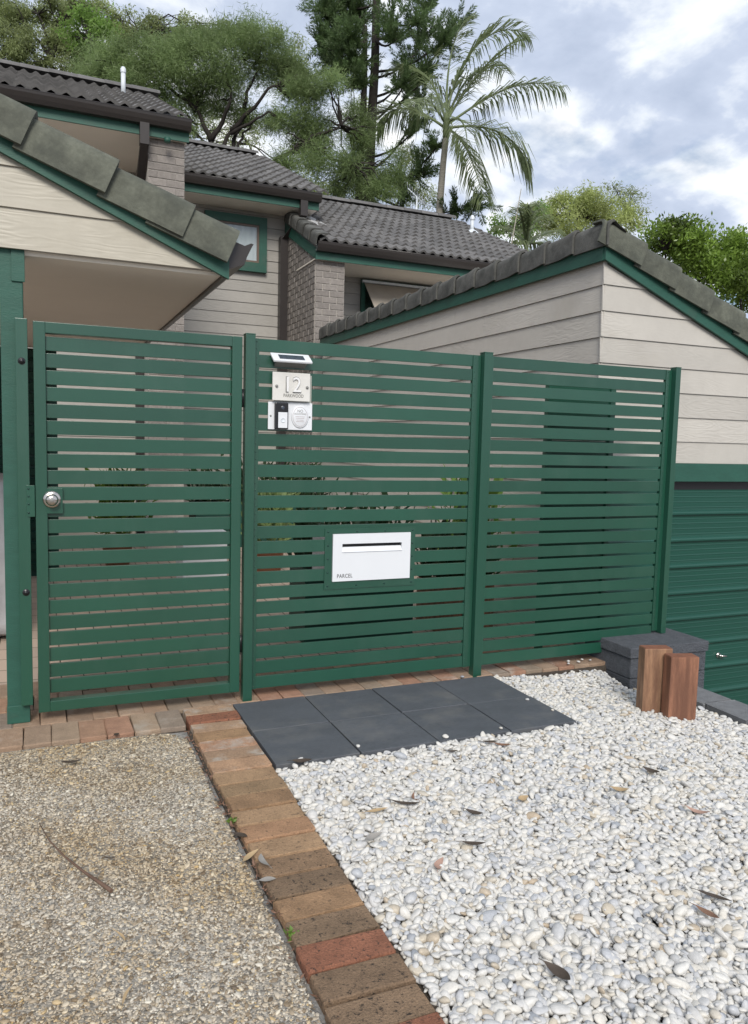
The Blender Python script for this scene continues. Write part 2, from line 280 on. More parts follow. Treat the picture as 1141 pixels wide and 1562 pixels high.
# ------------------------------------------------------------------ ground
S = dict(kind='structure')
sheet = np_mesh('ground', [(-600, -600, -1.06), (600, -600, -1.06), (600, 600, -1.06), (-600, 600, -1.06)], [(0, 1, 2, 3)], GROUND); link('ground', sheet, **S)
box('garage_driveway', ASPH, 3.76, 9, -9, .55, -1.2, -1.0, **S)
box('courtyard', COURT, -5, 3.60, .66, 8.6, -1.04, -.006, **S)
brick_paving = MB().box(-2.6, .6395, -.2895, .655, -1.04, -.022).box(.6395, 3.42, -.058, .655, -1.04, -.022).obj('brick_paving', SAND, **S)
edging = box('brick_edging', SAND, .640, .915, -6.0, -.29, -1.04, -.022, **S)
def brick_mesh(name, l, wd, h, m, bv=.0055, wob=.0012):
    me = MB().box(-l/2, l/2, -wd/2, wd/2, -h, 0).mesh(name, m, bv, 2)
    for v in me.vertices: v.co += Vector(rng.normal(0, wob, 3))
    return me
BM = [brick_mesh('brick', .230, .1135, .06, PAVEB) for _ in range(4)]
BD = [brick_mesh('brick', .246, .1068, .06, PAVED) for _ in range(4)]; BR = [brick_mesh('brick', .246, .1068, .06, PAVER_RED) for _ in range(2)]
PAVEM = mat('golden_clay_paver', (.3, .2, .12), .9, cols=[(.35, .225, .13), (.33, .205, .115), (.37, .24, .14), (.30, .20, .115), (.36, .21, .12)], var=.2, vscale=12, objvar=.1, bump=.9, bscale=150, stain=(.09, .065, .045), stscale=60, stpos=(.58, .70), var2=(.2, 170))
PAVEL = mat('bleached_clay_paver', (.3, .2, .13), .9, cols=[(.37, .245, .16), (.40, .25, .155), (.32, .24, .17), (.39, .225, .14)], var=.22, vscale=10, objvar=.1, bump=.9, bscale=140, stain=(.47, .43, .38), stscale=9, stpos=(.52, .72), var2=(.2, 120))
BL = [brick_mesh('brick', .246, .1068, .06, PAVEL) for _ in range(3)]; BG = [brick_mesh('brick', .246, .1068, .06, PAVEM) for _ in range(3)]
def jit(s): return random.uniform(-s, s)
for row in range(4):                              # bricks laid nose-on to the gate
    yc = -.168 + row*.2345
    k = 0; x = -1.25+(.03 if row % 2 else 0)-(.04 if row == 0 else 0)
    while x < 3.36:
        if not (row == 0 and x > .60):
            link('brick', BM[k % 4], brick_paving, T(x+jit(.002), yc+jit(.003), jit(.002), rad(90)+jit(.012), jit(.01), jit(.008)))
        x += .117; k += 1
y = -.105; k = 0
while y > -5.9:                                   # soldier course between drive and pebbles
    far = y > -1.42
    ms = BL if k < 8 and k not in (3, 7) else (BG if (k < 13 or k == 15) else BD)
    if k in (1, 17, 20): ms = BR
    link('brick', ms[k % len(ms)], edging, T(.7805+.009*y+jit(.004), y, jit(.003)+.003, jit(.014), jit(.012), jit(.012))); y -= .1147; k += 1
# exposed aggregate drive with a rounded corner and a cement margin
slab = MB(); pts = [(-4, -6, 0), (.625, -6, 0)]
for i in range(130): pts.append((.618+.007*math.sin(i*.63)+.006*math.sin(i*1.9)+rng.normal(0, .003), -5.9+i*.042, 0))
for i in range(6): a = i/5*math.pi/2; pts.append((.52+.085*math.cos(a), -.40+.085*math.sin(a), 0))
for i in range(20): pts.append((.45-i*.14, -.306+.006*math.sin(i*2.3), 0))
pts.append((-4, -.31, 0)); slab.prism([(p[0], p[1], -1.04) for p in pts], (0, 0, 1.028))
slab.obj('driveway', AGG, **S)
CEM = mat('cement_margin', (.27, .265, .255), .95, var=.3, vscale=25, bump=.8, bscale=90, stain=(.08, .07, .06), stscale=14, stpos=(.5, .62))
box('cement_margin', CEM, -4, .6385, -5.99, -.29, -1.045, -.026, **S)
# pebble bed, falling slightly to the right
def bedz(x): return -np.maximum(0, np.asarray(x)-2.35)*.105
BEDM = stone_mat('pebble_bed_base', [(0, (.30, .29, .28)), (1, (.30, .29, .28))])
bm_ = MB(); xs = [.916, 2.35, 3.52]
for a, b in zip(xs[:-1], xs[1:]):
    za, zb = float(bedz(a)), float(bedz(b)); yy = (-8, -.0585) if b < 3 else (-8, -.0585)
    bm_.add([(a, yy[0], -1.04), (b, yy[0], -1.04), (b, yy[1], -1.04), (a, yy[1], -1.04), (a, yy[0], za-.045), (b, yy[0], zb-.045), (b, yy[1], zb-.045), (a, yy[1], za-.045)], [(3, 2, 1, 0), (4, 5, 6, 7), (0, 1, 5, 4), (1, 2, 6, 5), (2, 3, 7, 6), (3, 0, 4, 7)])
bed = bm_.obj('pebble_bed', BEDM, **S)
def pebble_mesh(name, m, seed, sub=2, amp=.22):
    bm = bmesh.new(); bmesh.ops.create_icosphere(bm, subdivisions=sub, radius=1); r = np.random.default_rng(seed); ks = r.normal(0, 1, (4, 3)); ph = r.uniform(0, 6, 4); sk = r.uniform(-.3, .3); pw = r.uniform(.8, 1.15)
    for v in bm.verts:
        d = sum(math.sin(v.co.dot(Vector(k))*1.6+p) for k, p in zip(ks, ph)); v.co *= 1+amp*d/2.2
        v.co.x *= 1+sk*v.co.y; v.co.z = math.copysign(abs(v.co.z)**pw, v.co.z)
    for f in bm.faces: f.smooth = True
    me = bpy.data.meshes.new(name); bm.to_mesh(me); bm.free(); me.materials.append(m); return me
def scatter(name, V, Rt, Sc, Ix, srcs, m, parent):
    me = bpy.data.meshes.new(name); me.vertices.add(len(V)); me.vertices.foreach_set('co', np.asarray(V, np.float32).ravel())
    for nm, ty, d, key in (('rot', 'FLOAT_VECTOR', Rt, 'vector'), ('scl', 'FLOAT_VECTOR', Sc, 'vector'), ('idx', 'INT', Ix, 'value')):
        a = me.attributes.new(nm, ty, 'POINT'); a.data.foreach_set(key, np.asarray(d, np.int32 if ty == 'INT' else np.float32).ravel())
    me.materials.append(m); o = link(name, me, parent, None, kind='stuff')
    g = bpy.data.node_groups.new(name, 'GeometryNodeTree'); g.interface.new_socket('Geometry', in_out='INPUT', socket_type='NodeSocketGeometry'); g.interface.new_socket('Geometry', in_out='OUTPUT', socket_type='NodeSocketGeometry')
    L = g.links.new; gi = N(g, 'NodeGroupInput'); go = N(g, 'NodeGroupOutput'); mp = N(g, 'GeometryNodeMeshToPoints'); L(gi.outputs[0], mp.inputs['Mesh'])
    gti = N(g, 'GeometryNodeGeometryToInstance')
    for s in reversed(srcs):
        ob = N(g, 'GeometryNodeObjectInfo'); ob.transform_space = 'ORIGINAL'; ob.inputs['Object'].default_value = s; L(ob.outputs['Geometry'], gti.inputs[0])
    ip = N(g, 'GeometryNodeInstanceOnPoints'); L(mp.outputs[0], ip.inputs['Points']); L(gti.outputs[0], ip.inputs['Instance']); ip.inputs['Pick Instance'].default_value = True
    def attr(n, ty):
        a = N(g, 'GeometryNodeInputNamedAttribute', data_type=ty); a.inputs['Name'].default_value = n; return a.outputs['Attribute']
    L(attr('idx', 'INT'), ip.inputs['Instance Index']); L(attr('scl', 'FLOAT_VECTOR'), ip.inputs['Scale'])
    er = N(g, 'FunctionNodeEulerToRotation'); L(attr('rot', 'FLOAT_VECTOR'), er.inputs[0]); L(er.outputs[0], ip.inputs['Rotation']); L(ip.outputs[0], go.inputs[0])
    md = o.modifiers.new('scatter', 'NODES'); md.node_group = g; return o
def in_view(P, margin=60):
    d = P-CAM; z = d@AF; px = CX+F*(d@AR)/z; py = CY-F*(d@AU)/z
    return (z > .2) & (px > -margin) & (px < 1141+margin) & (py < 1562+margin), z, px, py
# white pebbles
sp = .0190; gx, gy = np.meshgrid(np.arange(.880, 3.60, sp), np.arange(-3.7, 0, sp*.866)); gx = gx + (np.arange(gx.shape[0]) % 2)[:, None]*sp/2
def layer(dz, smul, jitr, keep=1.):
    x = gx.ravel()+rng.normal(0, sp*jitr, gx.size); y_ = gy.ravel()+rng.normal(0, sp*jitr, gx.size)
    a = sp*np.clip(rng.lognormal(math.log(.56), .27, x.size), .30, 1.02)*smul
    z = bedz(x)-.012+dz+rng.normal(0, .0035, x.size)+.006*np.sin(x*7+y_*5)*np.sin(y_*6-x*3)
    S3 = np.stack([a*rng.uniform(.95, 1.5, x.size), a*rng.uniform(.75, 1.0, x.size), a*rng.uniform(.42, .85, x.size)], 1)
    R3 = np.stack([rng.normal(0, .35, x.size), rng.normal(0, .35, x.size), rng.uniform(0, 6.28, x.size)], 1)
    z = z+.05*np.clip((y_+.32)/.25, 0, 1)*np.clip((x-2.6)/.5, 0, 1)*(x < 3.27)
    m = rng.random(x.size) < keep
    m &= ~((x < 2.45+.01*np.sin(y_*40)) & (y_ > -.875+.008*np.sin(x*37)))          # the charcoal pavers
    m &= ~((x > 3.25) & (y_ > -.31)) & (x > .910+.009*y_+a*.7) & (x < 3.50+.1*(y_ < -1.)-a)
    m &= (y_ < -.068-.01*np.sin(x*9))
    m &= ~((np.abs(x-2.95) < .0) )
    return np.stack([x, y_, z], 1)[m], R3[m], S3[m]
Ls = [layer(-.010, 1.05, .18), layer(.0, 1.0, .3), layer(.008, 1.05, .45, .42)]
PV, PR, PS = [np.concatenate([l[i] for l in Ls]) for i in range(3)]
ok, dz_, px_, py_ = in_view(PV, 140); PV, PR, PS, dz_, px_, py_ = PV[ok], PR[ok], PS[ok], dz_[ok], px_[ok], py_[ok]
pmesh = [pebble_mesh('pebble', PEB, 20+i) for i in range(11)]
inframe = (px_ > 4) & (px_ < 1137) & (py_ < 1556)
lay_top = PV[:, 2]-bedz(PV[:, 0]) > -.010
score = PS[:, 0]/dz_*(inframe & lay_top); order = np.argsort(-score)[:300]; pick = np.zeros(len(PV), bool); pick[order] = True
srcs = []
for n, i in enumerate(order):
    M = Matrix.LocRotScale(Vector(PV[i]), Euler(PR[i]), Vector(PS[i])); o = link('pebble', pmesh[n % 11], bed, M)
    if n < 11: srcs.append(o)
for n, (x, y) in enumerate([(1.02, -.845), (1.30, -.80), (2.02, -.83), (2.38, -.52), (2.41, -.70), (1.72, -.835), (2.25, -.06), (3.05, .01), (3.10, -.02), (3.16, .02), (3.02, -.03), (3.2, -.01)]):
    a = .008+.004*random.random(); link('pebble', pmesh[n % 11], bed, Matrix.LocRotScale(Vector((x, y, .010)), Euler((jit(.3), jit(.3), n)), Vector((a*1.2, a, a*.7))))
r_ = ~pick
scatter('pebbles', PV[r_], PR[r_], PS[r_], rng.integers(0, 11, r_.sum()), srcs, PEB, bed)
# aggregate stones set in the drive
n = 230000; x = rng.uniform(-2.2, .618, n); y_ = rng.uniform(-3.0, -.315, n); 
P3 = np.stack([x, y_, np.full(n, -.0125)+rng.normal(0, .0012, n)], 1); ok, _, _, _ = in_view(P3, 120); ok &= ~((x > .5) & (y_ > -.40) & ((x-.5)**2+(y_+.40)**2 > .085**2))
P3 = P3[ok]; a = np.clip(rng.lognormal(math.log(.0032), .38, len(P3)), .0016, .009)
S3 = np.stack([a*1.25, a*.9, a*.55], 1); R3 = np.stack([rng.normal(0, .3, len(a)), rng.normal(0, .3, len(a)), rng.uniform(0, 6.28, len(a))], 1)
cs = [link('aggregate_stone', pebble_mesh('aggregate_stone', CHIP, 60+i, 1, .3), bpy.data.objects['driveway'], Matrix.LocRotScale(Vector(P3[i]), None, Vector((.006, .005, .0035)))) for i in range(5)]
scatter('aggregate_stones', P3, R3, S3, rng.integers(0, 5, len(a)), cs, CHIP, bpy.data.objects['driveway'])
# charcoal pavers
pav = box('paved_landing', SAND, .926, 2.44, -.86, -.0645, -.5, -.030, **S)
pm = [brick_mesh('paver', .3765, .3925, .034, SLATE, .003, .0) for _ in range(2)]
for i in range(4):
    for j in range(2): link('paver', pm[(i+j) % 2], pav, T(.905+.192+i*.3835, -.265-j*.400, .004+jit(.0015), jit(.004)+(math.pi if (i*j) % 2 else 0), jit(.002), jit(.002)))

# ------------------------------------------------------------------ fence and gate
def screws(mb, x, y, zs, r=.004):
    for z in zs: mb.lathe([(0, .003), (r*.8, .003), (r, 0)], Matrix.Translation((x, y, z)) @ Matrix.Rotation(rad(90), 4, 'X'), 8)
ZT, ZB, PIT = 1.85, .05, .07886
fence = thing('slat_fence', 'dark green slatted metal fence with white parcel box set in it', 'fence', T(2.3, 0, 0))
def fpost(x0, x1, z0): 
    p = box('post', GREEN, x0, x1, -.046, .006, z0, 1.862, fence, .002); box('post_cap', GREEN, x0-.001, x1+.001, -.047, .007, 1.8625, 1.868, p, .001); return p
fpost(.965, 1.013, -.06); fpost(2.328, 2.383, -.06); fpost(3.735, 3.775, .147)
def channel(x0, x1, z0):
    c = box('channel', GREEN, x0, x1, -.0125, .0125, z0, ZT, fence, .001); s = MB(); screws(s, (x0+x1)/2, -.0125, [ZT-.0325-i*PIT+.018*k for i in range(23) for k in (-1, 1) if ZT-.0325-i*PIT-.02 > z0], .0032); s.obj('screw_row', GREEN, c, kind='stuff'); return c
channel(1.0145, 1.041, ZB); channel(2.2745, 2.296, ZB); channel(2.3845, 2.408, ZB); channel(3.688, 3.714, .16)
box('post_lip', GREEN, 2.2965, 2.3265, -.010, .006, ZB, ZT, fence, .001); box('post_lip', GREEN, 3.7145, 3.7345, -.010, .006, .16, ZT, fence, .001)
def slats(x0, x1, parent, ztop, pitch, n, h=.0635, skip=None):
    me = MB().box(x0, x1, -.008, .008, -h/2, h/2).mesh('slat', GREEN, .0015, 2)
    for i in range(n):
        z = ztop-h/2-i*pitch
        if skip and skip[2] < z < skip[3]:       # a slat cut round the parcel box
            for a, b in ((x0, skip[0]), (skip[1], x1)): MB().box(a, b, -.008, .008, -h/2, h/2).obj('slat', GREEN, parent, T(0, 0, z), .0015)
        else: link('slat', me, parent, T(0, jit(.0006), z+jit(.0006), 0, jit(.006)))
slats(1.0415, 2.274, fence, ZT, PIT, 23, skip=(1.42, 1.93, .60, .84)); slats(2.4085, 3.6875, fence, ZT, PIT, 22); MB().box(2.4085, 3.32, -.008, .008, -.0325, .0325).obj('slat', GREEN, fence, T(0, 0, ZB+.0325), .0015)
# twine thread caught on panel
# parcel box in panel
pb = thing('parcel_box', 'white parcel letterbox with slot and green flange set in the fence', 'letterbox', T(1.675, 0, .72))
fl = MB(); fx0, fx1, fz0, fz1, ix0, ix1, iz0, iz1 = 1.408, 1.942, .556, .884, 1.450, 1.912, .596, .856
for q in ((fx0, fx1, iz1, fz1), (fx0, fx1, fz0, iz0), (fx0, ix0, iz0, iz1), (ix1, fx1, iz0, iz1)): fl.box(q[0], q[1], -.0135, -.0105, q[2], q[3])
fo = fl.obj('flange', GREEN, pb); s = MB()
for x in np.linspace(fx0+.018, fx1-.018, 4):
    for z in (fz0+.018, fz1-.018): screws(s, x, -.0135, [z], .006)
for z in np.linspace(fz0+.018, fz1-.018, 5)[1:-1]:
    for x in (fx0+.018, fx1-.018): screws(s, x, -.0135, [z], .006)
s.obj('screw_set', DGREEN, fo, kind='stuff')
sx0, sx1, sz0, sz1 = 1.505, 1.857, .757, .800
fp = MB(); b0 = fp
for q in ((ix0+.002, ix1-.002, sz1, iz1-.002), (ix0+.002, ix1-.002, iz0+.002, sz0), (ix0+.002, sx0, sz0, sz1), (sx1, ix1-.002, sz0, sz1)): fp.box(q[0], q[1], -.021, -.009, q[2], q[3])
face = fp.obj('front_plate', WHITE, pb)
MB().prism([(sx0, -.026, sz0-.001), (sx0, -.004, sz1-.019), (sx0, .03, sz1-.019), (sx0, .03, sz0-.001)], (sx1-sx0, 0, 0)).obj('slot_flap', WHITE, pb)
box('slot_dark_fill', BLACK, sx0+.001, sx1-.001, .004, .03, sz1-.018, sz1-.001, pb)  # solid black fill stands in for the darkness inside the slot
box('box_body', WHITE, ix0+.004, ix1-.004, .0305, .33, iz0+.004, iz1-.004, pb, .004)
def text(name, s, size, m, parent, M, ext=.0006, align='LEFT', spacing=1.):
    c = bpy.data.curves.new(name, 'FONT'); c.body = s; c.size = size; c.extrude = ext; c.align_x = align; c.space_character = spacing; c.resolution_u = 3
    tmp = bpy.data.objects.new('tmp', c); COL.objects.link(tmp); bpy.context.view_layer.update(); me = bpy.data.meshes.new_from_object(tmp.evaluated_get(bpy.context.evaluated_depsgraph_get())); bpy.data.objects.remove(tmp); bpy.data.curves.remove(c)
    setmat(me, m); return link(name, me, parent, M)
def face_at(x, y, z, sc=1.): return Matrix.Translation((x, y, z)) @ Matrix.Rotation(rad(90), 4, 'X') @ Matrix.Diagonal((sc, 1, 1, 1))
text('lettering', 'PARCEL', .030, INK, pb, face_at(1.476, -.0216, .617, .82), spacing=1.08)
# solar light, number plate, doorbell plate
sl = thing('solar_light', 'white solar wall light with dark panel above the number plate', 'light', T(1.21, -.01, 1.76))
A = [Vector((1.097, -.0105, 1.786)), Vector((1.300, -.0105, 1.786)), Vector((1.300, -.082, 1.742)), Vector((1.097, -.082, 1.742))]
ux = (A[1]-A[0]).normalized(); uy = (A[0]-A[3]).normalized(); un = ux.cross(uy)
Msl = basis((A[0]+A[2])/2, ux, uy, un); MB().box(-.1015, .1015, -.042, .042, -.011, 0).obj('shell', WHITE, sl, Msl, .003); MB().box(-.066, .066, -.024, .020, .0003, .0018).obj('solar_panel', SOLAR, sl, Msl)
MB().prism([(1.12, -.0105, 1.772), (1.12, -.0105, 1.715), (1.12, -.06, 1.74)], (.16, 0, 0)).obj('shade_housing', INKG, sl)  # housing coloured dark to stand in for the shadow beneath the tilted panel
npl = thing('number_plate', 'pale stone house number plate reading 12 PARKWOOD beside the gate', 'house number', T(1.205, -.01, 1.615))
box('plate', STONE, 1.104, 1.302, -.040, -.028, 1.546, 1.688, npl, .002); box('backing_plate', ACRYL, 1.118, 1.318, -.016, -.010, 1.538, 1.680, npl, .001)
for x in (1.125, 1.286):
    s = MB(); s.lathe([(0, .006), (.0065, .005), (.008, 0), (.008, -.030)], Matrix.Translation((x, -.041, 1.617)) @ Matrix.Rotation(rad(90), 4, 'X'), 12); s.obj('standoff', INKG, npl)
text('numeral', '12', .118, INKG, npl, face_at(1.150, -.0412, 1.588, .92)); text('numeral', '12', .108, SILV, npl, face_at(1.1555, -.0455, 1.5915, .92), .003)
text('lettering', 'PARKWOOD', .0235, INKG, npl, face_at(1.160, -.0412, 1.565, .78))
dp = thing('doorbell_plate', 'white plate holding a round no soliciting sign and black doorbell', 'plate', T(1.205, -.01, 1.468))
box('plate', WHITE, 1.088, 1.322, -.020, -.012, 1.400, 1.539, dp, .0015)
for x in (1.101, 1.309):
    s = MB(); s.lathe([(0, .004), (.004, .003), (.005, 0)], Matrix.Translation((x, -.0202, 1.468)) @ Matrix.Rotation(rad(90), 4, 'X'), 10); s.obj('screw', INKG, dp)
s = MB(); s.lathe([(0, .006), (.043, .006), (.046, .004), (.047, 0)], Matrix.Translation((1.2555, -.0203, 1.468)) @ Matrix.Rotation(rad(90), 4, 'X') @ Matrix.Diagonal((1, 1.25, 1, 1)), 36); disc = s.obj('sign_disc', WHITE, dp)
PINK = mat('faded_lettering', (.42, .36, .36), .5)
text('lettering', 'NO', .021, INKG, disc, face_at(1.2555, -.0266, 1.490, .95), align='CENTER'); text('lettering', 'SOLICITING', .0125, INKG, disc, face_at(1.2555, -.0266, 1.478, .95), align='CENTER')
for i, (z, l) in enumerate(((1.467, .050), (1.459, .044), (1.450, .038), (1.442, .042))): box('print_line', PINK, 1.2555-l/2, 1.2555+l/2, -.0270, -.0264, z, z+.0022, disc)
s = MB()
for k in range(32):
    a = 2*math.pi*k/32; b_ = 2*math.pi*(k+1)/32; s.tube([(1.2555+.0385*math.cos(a), -.0266, 1.468+.049*math.sin(a)), (1.2555+.0385*math.cos(b_), -.0266, 1.468+.049*math.sin(b_))], .0008, 4, False)
s.obj('printed_ring', PINK, disc)
db = thing('video_doorbell', 'black video doorbell with white lower half and round button', 'doorbell', T(1.155, -.02, 1.47))
bd = box('body', BLACK, 1.118, 1.188, -.044, -.021, 1.401, 1.536, db, .006); box('face_plate', WHITE, 1.134, 1.182, -.0465, -.0445, 1.408, 1.487, db, .0008)
s = MB(); s.lathe([(0, .002), (.006, .0015), (.009, 0)], Matrix.Translation((1.158, -.0442, 1.510)) @ Matrix.Rotation(rad(90), 4, 'X'), 16); s.obj('camera_lens', SOLAR, db)
s = MB(); s.lathe([(0, .0015), (.010, .0015), (.0115, .003), (.013, 0)], Matrix.Translation((1.158, -.0467, 1.447)) @ Matrix.Rotation(rad(90), 4, 'X'), 20); s.obj('button', PVC, db)
# gate
gate = thing('gate', 'green slatted metal pedestrian gate with round steel lock', 'gate', T(.955, 0, 0))
gx0, gx1 = .003, .952
for q in ((gx0, gx0+.05, ZB, ZT), (gx1-.05, gx1, ZB, ZT)): box('stile', GREEN, q[0], q[1], -.026, .024, q[2], q[3], gate, .0025)
for q in ((ZB, ZB+.05), (ZT-.05, ZT)): box('rail', GREEN, gx0+.0502, gx1-.0502, -.026, .024, q[0], q[1], gate, .0025)
slats(gx0+.0504, gx1-.0504, gate, ZT-.062, .0757, 22)
lp = box('lock_plate', GREEN, .052, .118, -.0275, -.0090, .985, 1.100, gate, .001)
kn = MB(); kn.lathe([(0, .050), (.012, .050), (.020, .047), (.027, .038), (.026, .030), (.016, .020), (.014, .012), (.030, .010), (.037, .006), (.040, 0)], Matrix.Translation((.072, -.0280, 1.050)) @ Matrix.Rotation(rad(90), 4, 'X'), 28); knb = kn.obj('knob', CHROME, gate)
s = MB(); s.lathe([(.0, .0515), (.006, .0515), (.0085, .0495)], Matrix.Translation((.072, -.0280, 1.050)) @ Matrix.Rotation(rad(90), 4, 'X'), 16); s.obj('keyhole', INKG, knb)
for z in (.30, 1.55):
    h = MB(); h.tube([(.9585, -.018, z-.045), (.9585, -.018, z+.045)], .006, 10); h.obj('hinge', BLACK, gate)
# post at the latch side
gs = thing('gate_post', 'flat green tube fixed beside the gate as its latch post', 'post', T(-.045, 0, .09))
box('tube', GREEN, -.070, -.020, -.030, -.006, .092, 1.857, gs, .003); box('latch_bracket', GREEN, -.034, .000, -.034, -.0305, .972, 1.115, gs, .001)
s = MB(); screws(s, -.026, -.034, [.99, 1.03, 1.065, 1.10], .005); s.obj('screw_set', DGREEN, gs, kind='stuff')
for x, z in ((-.045, 1.669), (-.042, .624)):
    b = MB(); b.lathe([(0, .012), (.008, .012), (.010, .008), (.0105, 0)], Matrix.Translation((x, -.030, z)) @ Matrix.Rotation(rad(90), 4, 'X'), 6); b.lathe([(.0, .0025), (.015, .002), (.016, 0)], Matrix.Translation((x, -.0302, z)) @ Matrix.Rotation(rad(90), 4, 'X'), 16); b.obj('bolt', BLACK, gs)

# ------------------------------------------------------------------ tiles and boards (shared shapes)
def cap_tile_mesh(name, L, m, flange=.165, top=.13, th=.016, taper=.016, step=.020, collar=0., sl=0.):
    # local x along the run (downhill), -y outward, z up; angled cap with vertical flange, rounded arris
    prof = [(0, -flange)] + [(0, -.055), (.008, -.028), (.024, -.008), (.050, .0)] + [(top*.6, .002-sl*top*.5), (top, .004-sl*top)]
    st = [0, .06, L*.55, L*.93, L] if collar else [0, L*.35, L*.7, L]
    mb = MB(); rows = []
    for i, x in enumerate(st):
        f = x/L; k = -taper+f*(taper+step)*1.0; g = collar if (collar and x >= L*.93) else 0
        rows.append([(x, yy-k-g, zz+k*.7+g+(0 if zz > -flange else -.4*f*.02)) for yy, zz in prof])
        # inner skin
    n = len(prof); V = []
    for rw in rows: V += rw
    for rw in rows: V += [(x, y+th, z-th*(.8 if z > -.1 else 0)) for x, y, z in rw]
    o2 = len(rows)*n; fs = []
    for i in range(len(rows)-1):
        for k in range(n-1):
            fs.append((i*n+k, (i+1)*n+k, (i+1)*n+k+1, i*n+k+1)); fs.append((o2+i*n+k, o2+i*n+k+1, o2+(i+1)*n+k+1, o2+(i+1)*n+k))
        fs.append((i*n, o2+i*n, o2+(i+1)*n, (i+1)*n)); fs.append((i*n+n-1, (i+1)*n+n-1, o2+(i+1)*n+n-1, o2+i*n+n-1))
    e = (len(rows)-1)*n
    for k in range(n-1): fs.append((k, k+1, o2+k+1, o2+k)); fs.append((e+k, o2+e+k, o2+e+k+1, e+k+1))
    mb.add(V, fs); me = mb.mesh(name, m)
    for p in me.polygons: p.use_smooth = True
    try: me.set_sharp_from_angle(angle=rad(35))
    except Exception: pass
    return me
def field_tile(name, m):                          # double-roll tile, x across, y upslope
    n = 13; xs_ = np.linspace(0, .302, n); z = .040*(.5-.5*np.cos(2*math.pi*xs_/.151))**1.3
    V = []; fs = []
    for yy, lift in ((0, .036), (.20, .019), (.40, .002)): V += [(x, yy, q+lift) for x, q in zip(xs_, z)]
    b = len(V); V += [(x, 0, q+.006) for x, q in zip(xs_, z)]; b2 = len(V); V += [(x, 0, q+.036) for x, q in zip(xs_, z)]
    for r in range(2):
        for k in range(n-1): fs.append((r*n+k, r*n+k+1, (r+1)*n+k+1, (r+1)*n+k))
    t = len(fs)
    for k in range(n-1): fs.append((b+k, b+k+1, b2+k+1, b2+k))
    mb = MB(); mb.add(V, fs[:t], True); mb.add([], [])
    base = 0
    for f in fs[t:]: mb.f.append(f); mb.sm.append(False)
    me = bpy.data.meshes.new(name); me.from_pydata(mb.v, [], mb.f); me.polygons.foreach_set('use_smooth', mb.sm); me.update(); me.materials.append(m); return me
TILEM = field_tile('roof_tile', TILE)
def tile_roof(roof, x0, x1, y0, z0, slope, length, xw=None, limit=300, vis=None):
    a = math.atan(slope); cnt = 0; nr = int(length/.335); nc = int(round((x1-x0)/.30)); rest = MB()
    U = Vector((0, math.cos(a), math.sin(a))); Nn = Vector((0, -math.sin(a), math.cos(a))); X = Vector((1, 0, 0)); cell = []
    for r in range(nr):
        for c in range(nc): cell.append((r, c))
    if len(cell) > limit: cell.sort(key=lambda q: -(vis(q) if vis else 0))
    for i, (r, c) in enumerate(cell):
        o = Vector((x0+c*.30+jit(.003), y0, z0))+U*(r*.335+jit(.004))+Nn*jit(.002)
        M = basis(o, X, U, Nn) @ Matrix.Rotation(jit(.006), 4, 'Z')
        if i < limit: link('roof_tile', TILEM, roof, M)
        else: rest.add([M @ v.co for v in TILEM.vertices], [tuple(p.vertices) for p in TILEM.polygons], True)
    if rest.v: rest.obj('roof_tiles', TILE, roof, kind='stuff')
def board_poly(poly, y, m, parent, thick=.012, lap=.010, axis='x', name='weatherboard', dirn=-1):
    # outline in (u, z); bottom edge proud of the top edge
    zs = [p[1] for p in poly]; z0, z1 = min(zs), max(zs); H = max(z1-z0, 1e-6)
    full = .17
    def dep(z): return thick*.3+lap*(1-min(1, (z-z0)/max(H, full)))+.002
    fr = []; bk = []
    for u, z in poly:
        d = y+dirn*dep(z); fr.append((u, d, z) if axis == 'x' else (d, u, z)); bk.append((u, y, z) if axis == 'x' else (y, u, z))
    n = len(poly); mb = MB(); mb.add(fr+bk, [tuple(range(n)), tuple(range(n, 2*n))[::-1]]+[(i, n+i, n+(i+1) % n, (i+1) % n) for i in range(n)])
    return mb.obj(name, m, parent)

# ------------------------------------------------------------------ carport on the left
cp = thing('carport', 'cream weatherboard gable roof end on a green post over the gate', 'carport', T(-.08, 0, 0))
cs_ = -.44                                         # fall to the right
def rake(x): return 2.21+cs_*(x-.876)              # top of the barge board
po = box('post', GREENP, -.130, -.036, .010, .100, .02, 2.205, cp, .004); box('foot', GREENP, -.132, -.034, .004, .104, .0, .085, cp, .003)
bp_ = box('post_bracket', GREENP, -.082, -.027, .002, .0095, 2.02, 2.165, cp, .002)
wallc = box('gable_wall', BEIGEP, -2.6, .80, -.001, .02, 2.16, 2.2, cp)
zl = [2.158, 2.333, 2.508, 2.683, 2.858, 3.033, 3.208]
for a, b in zip(zl[:-1], zl[1:]):
    xr = lambda z: min(.876+(2.13-z)/.44*1.0+.02, .87)
    xa, xb = xr(a), xr(b-.002)
    if xa < -2.5: break
    board_poly([(-2.6, a), (xa, a), (xb, b-.002), (-2.6, b-.002)], .0-.001*0-.002, BOARDC, wallc)
MB().prism([(-2.6, -.045, rake(-2.6)-.098), (.878, -.045, rake(.878)-.092), (.878, -.045, rake(.878)+.004), (-2.6, -.045, rake(-2.6))], (0, .022, 0)).obj('barge_board', GREENP, cp)
box('soffit', SOFFIT, -2.6, .85, .0205, 4.1, 2.140, 2.1575, cp)
for z0, z1, x0, x1 in ((2.125, 2.215, .852, .872),): box('fascia', GUTTER, x0, x1, -.020, 4.1, z0, z1, cp)
MB().prism([(.874, -.040, 2.165), (.955, -.040, 2.195), (.968, -.040, 2.235), (.992, -.040, 2.285), (1.000, -.040, 2.298), (.986, -.040, 2.300), (.955, -.040, 2.285), (.905, -.040, 2.300), (.874, -.040, 2.29)], (0, 4.1, 0)).obj('gutter', GUTTER, cp)
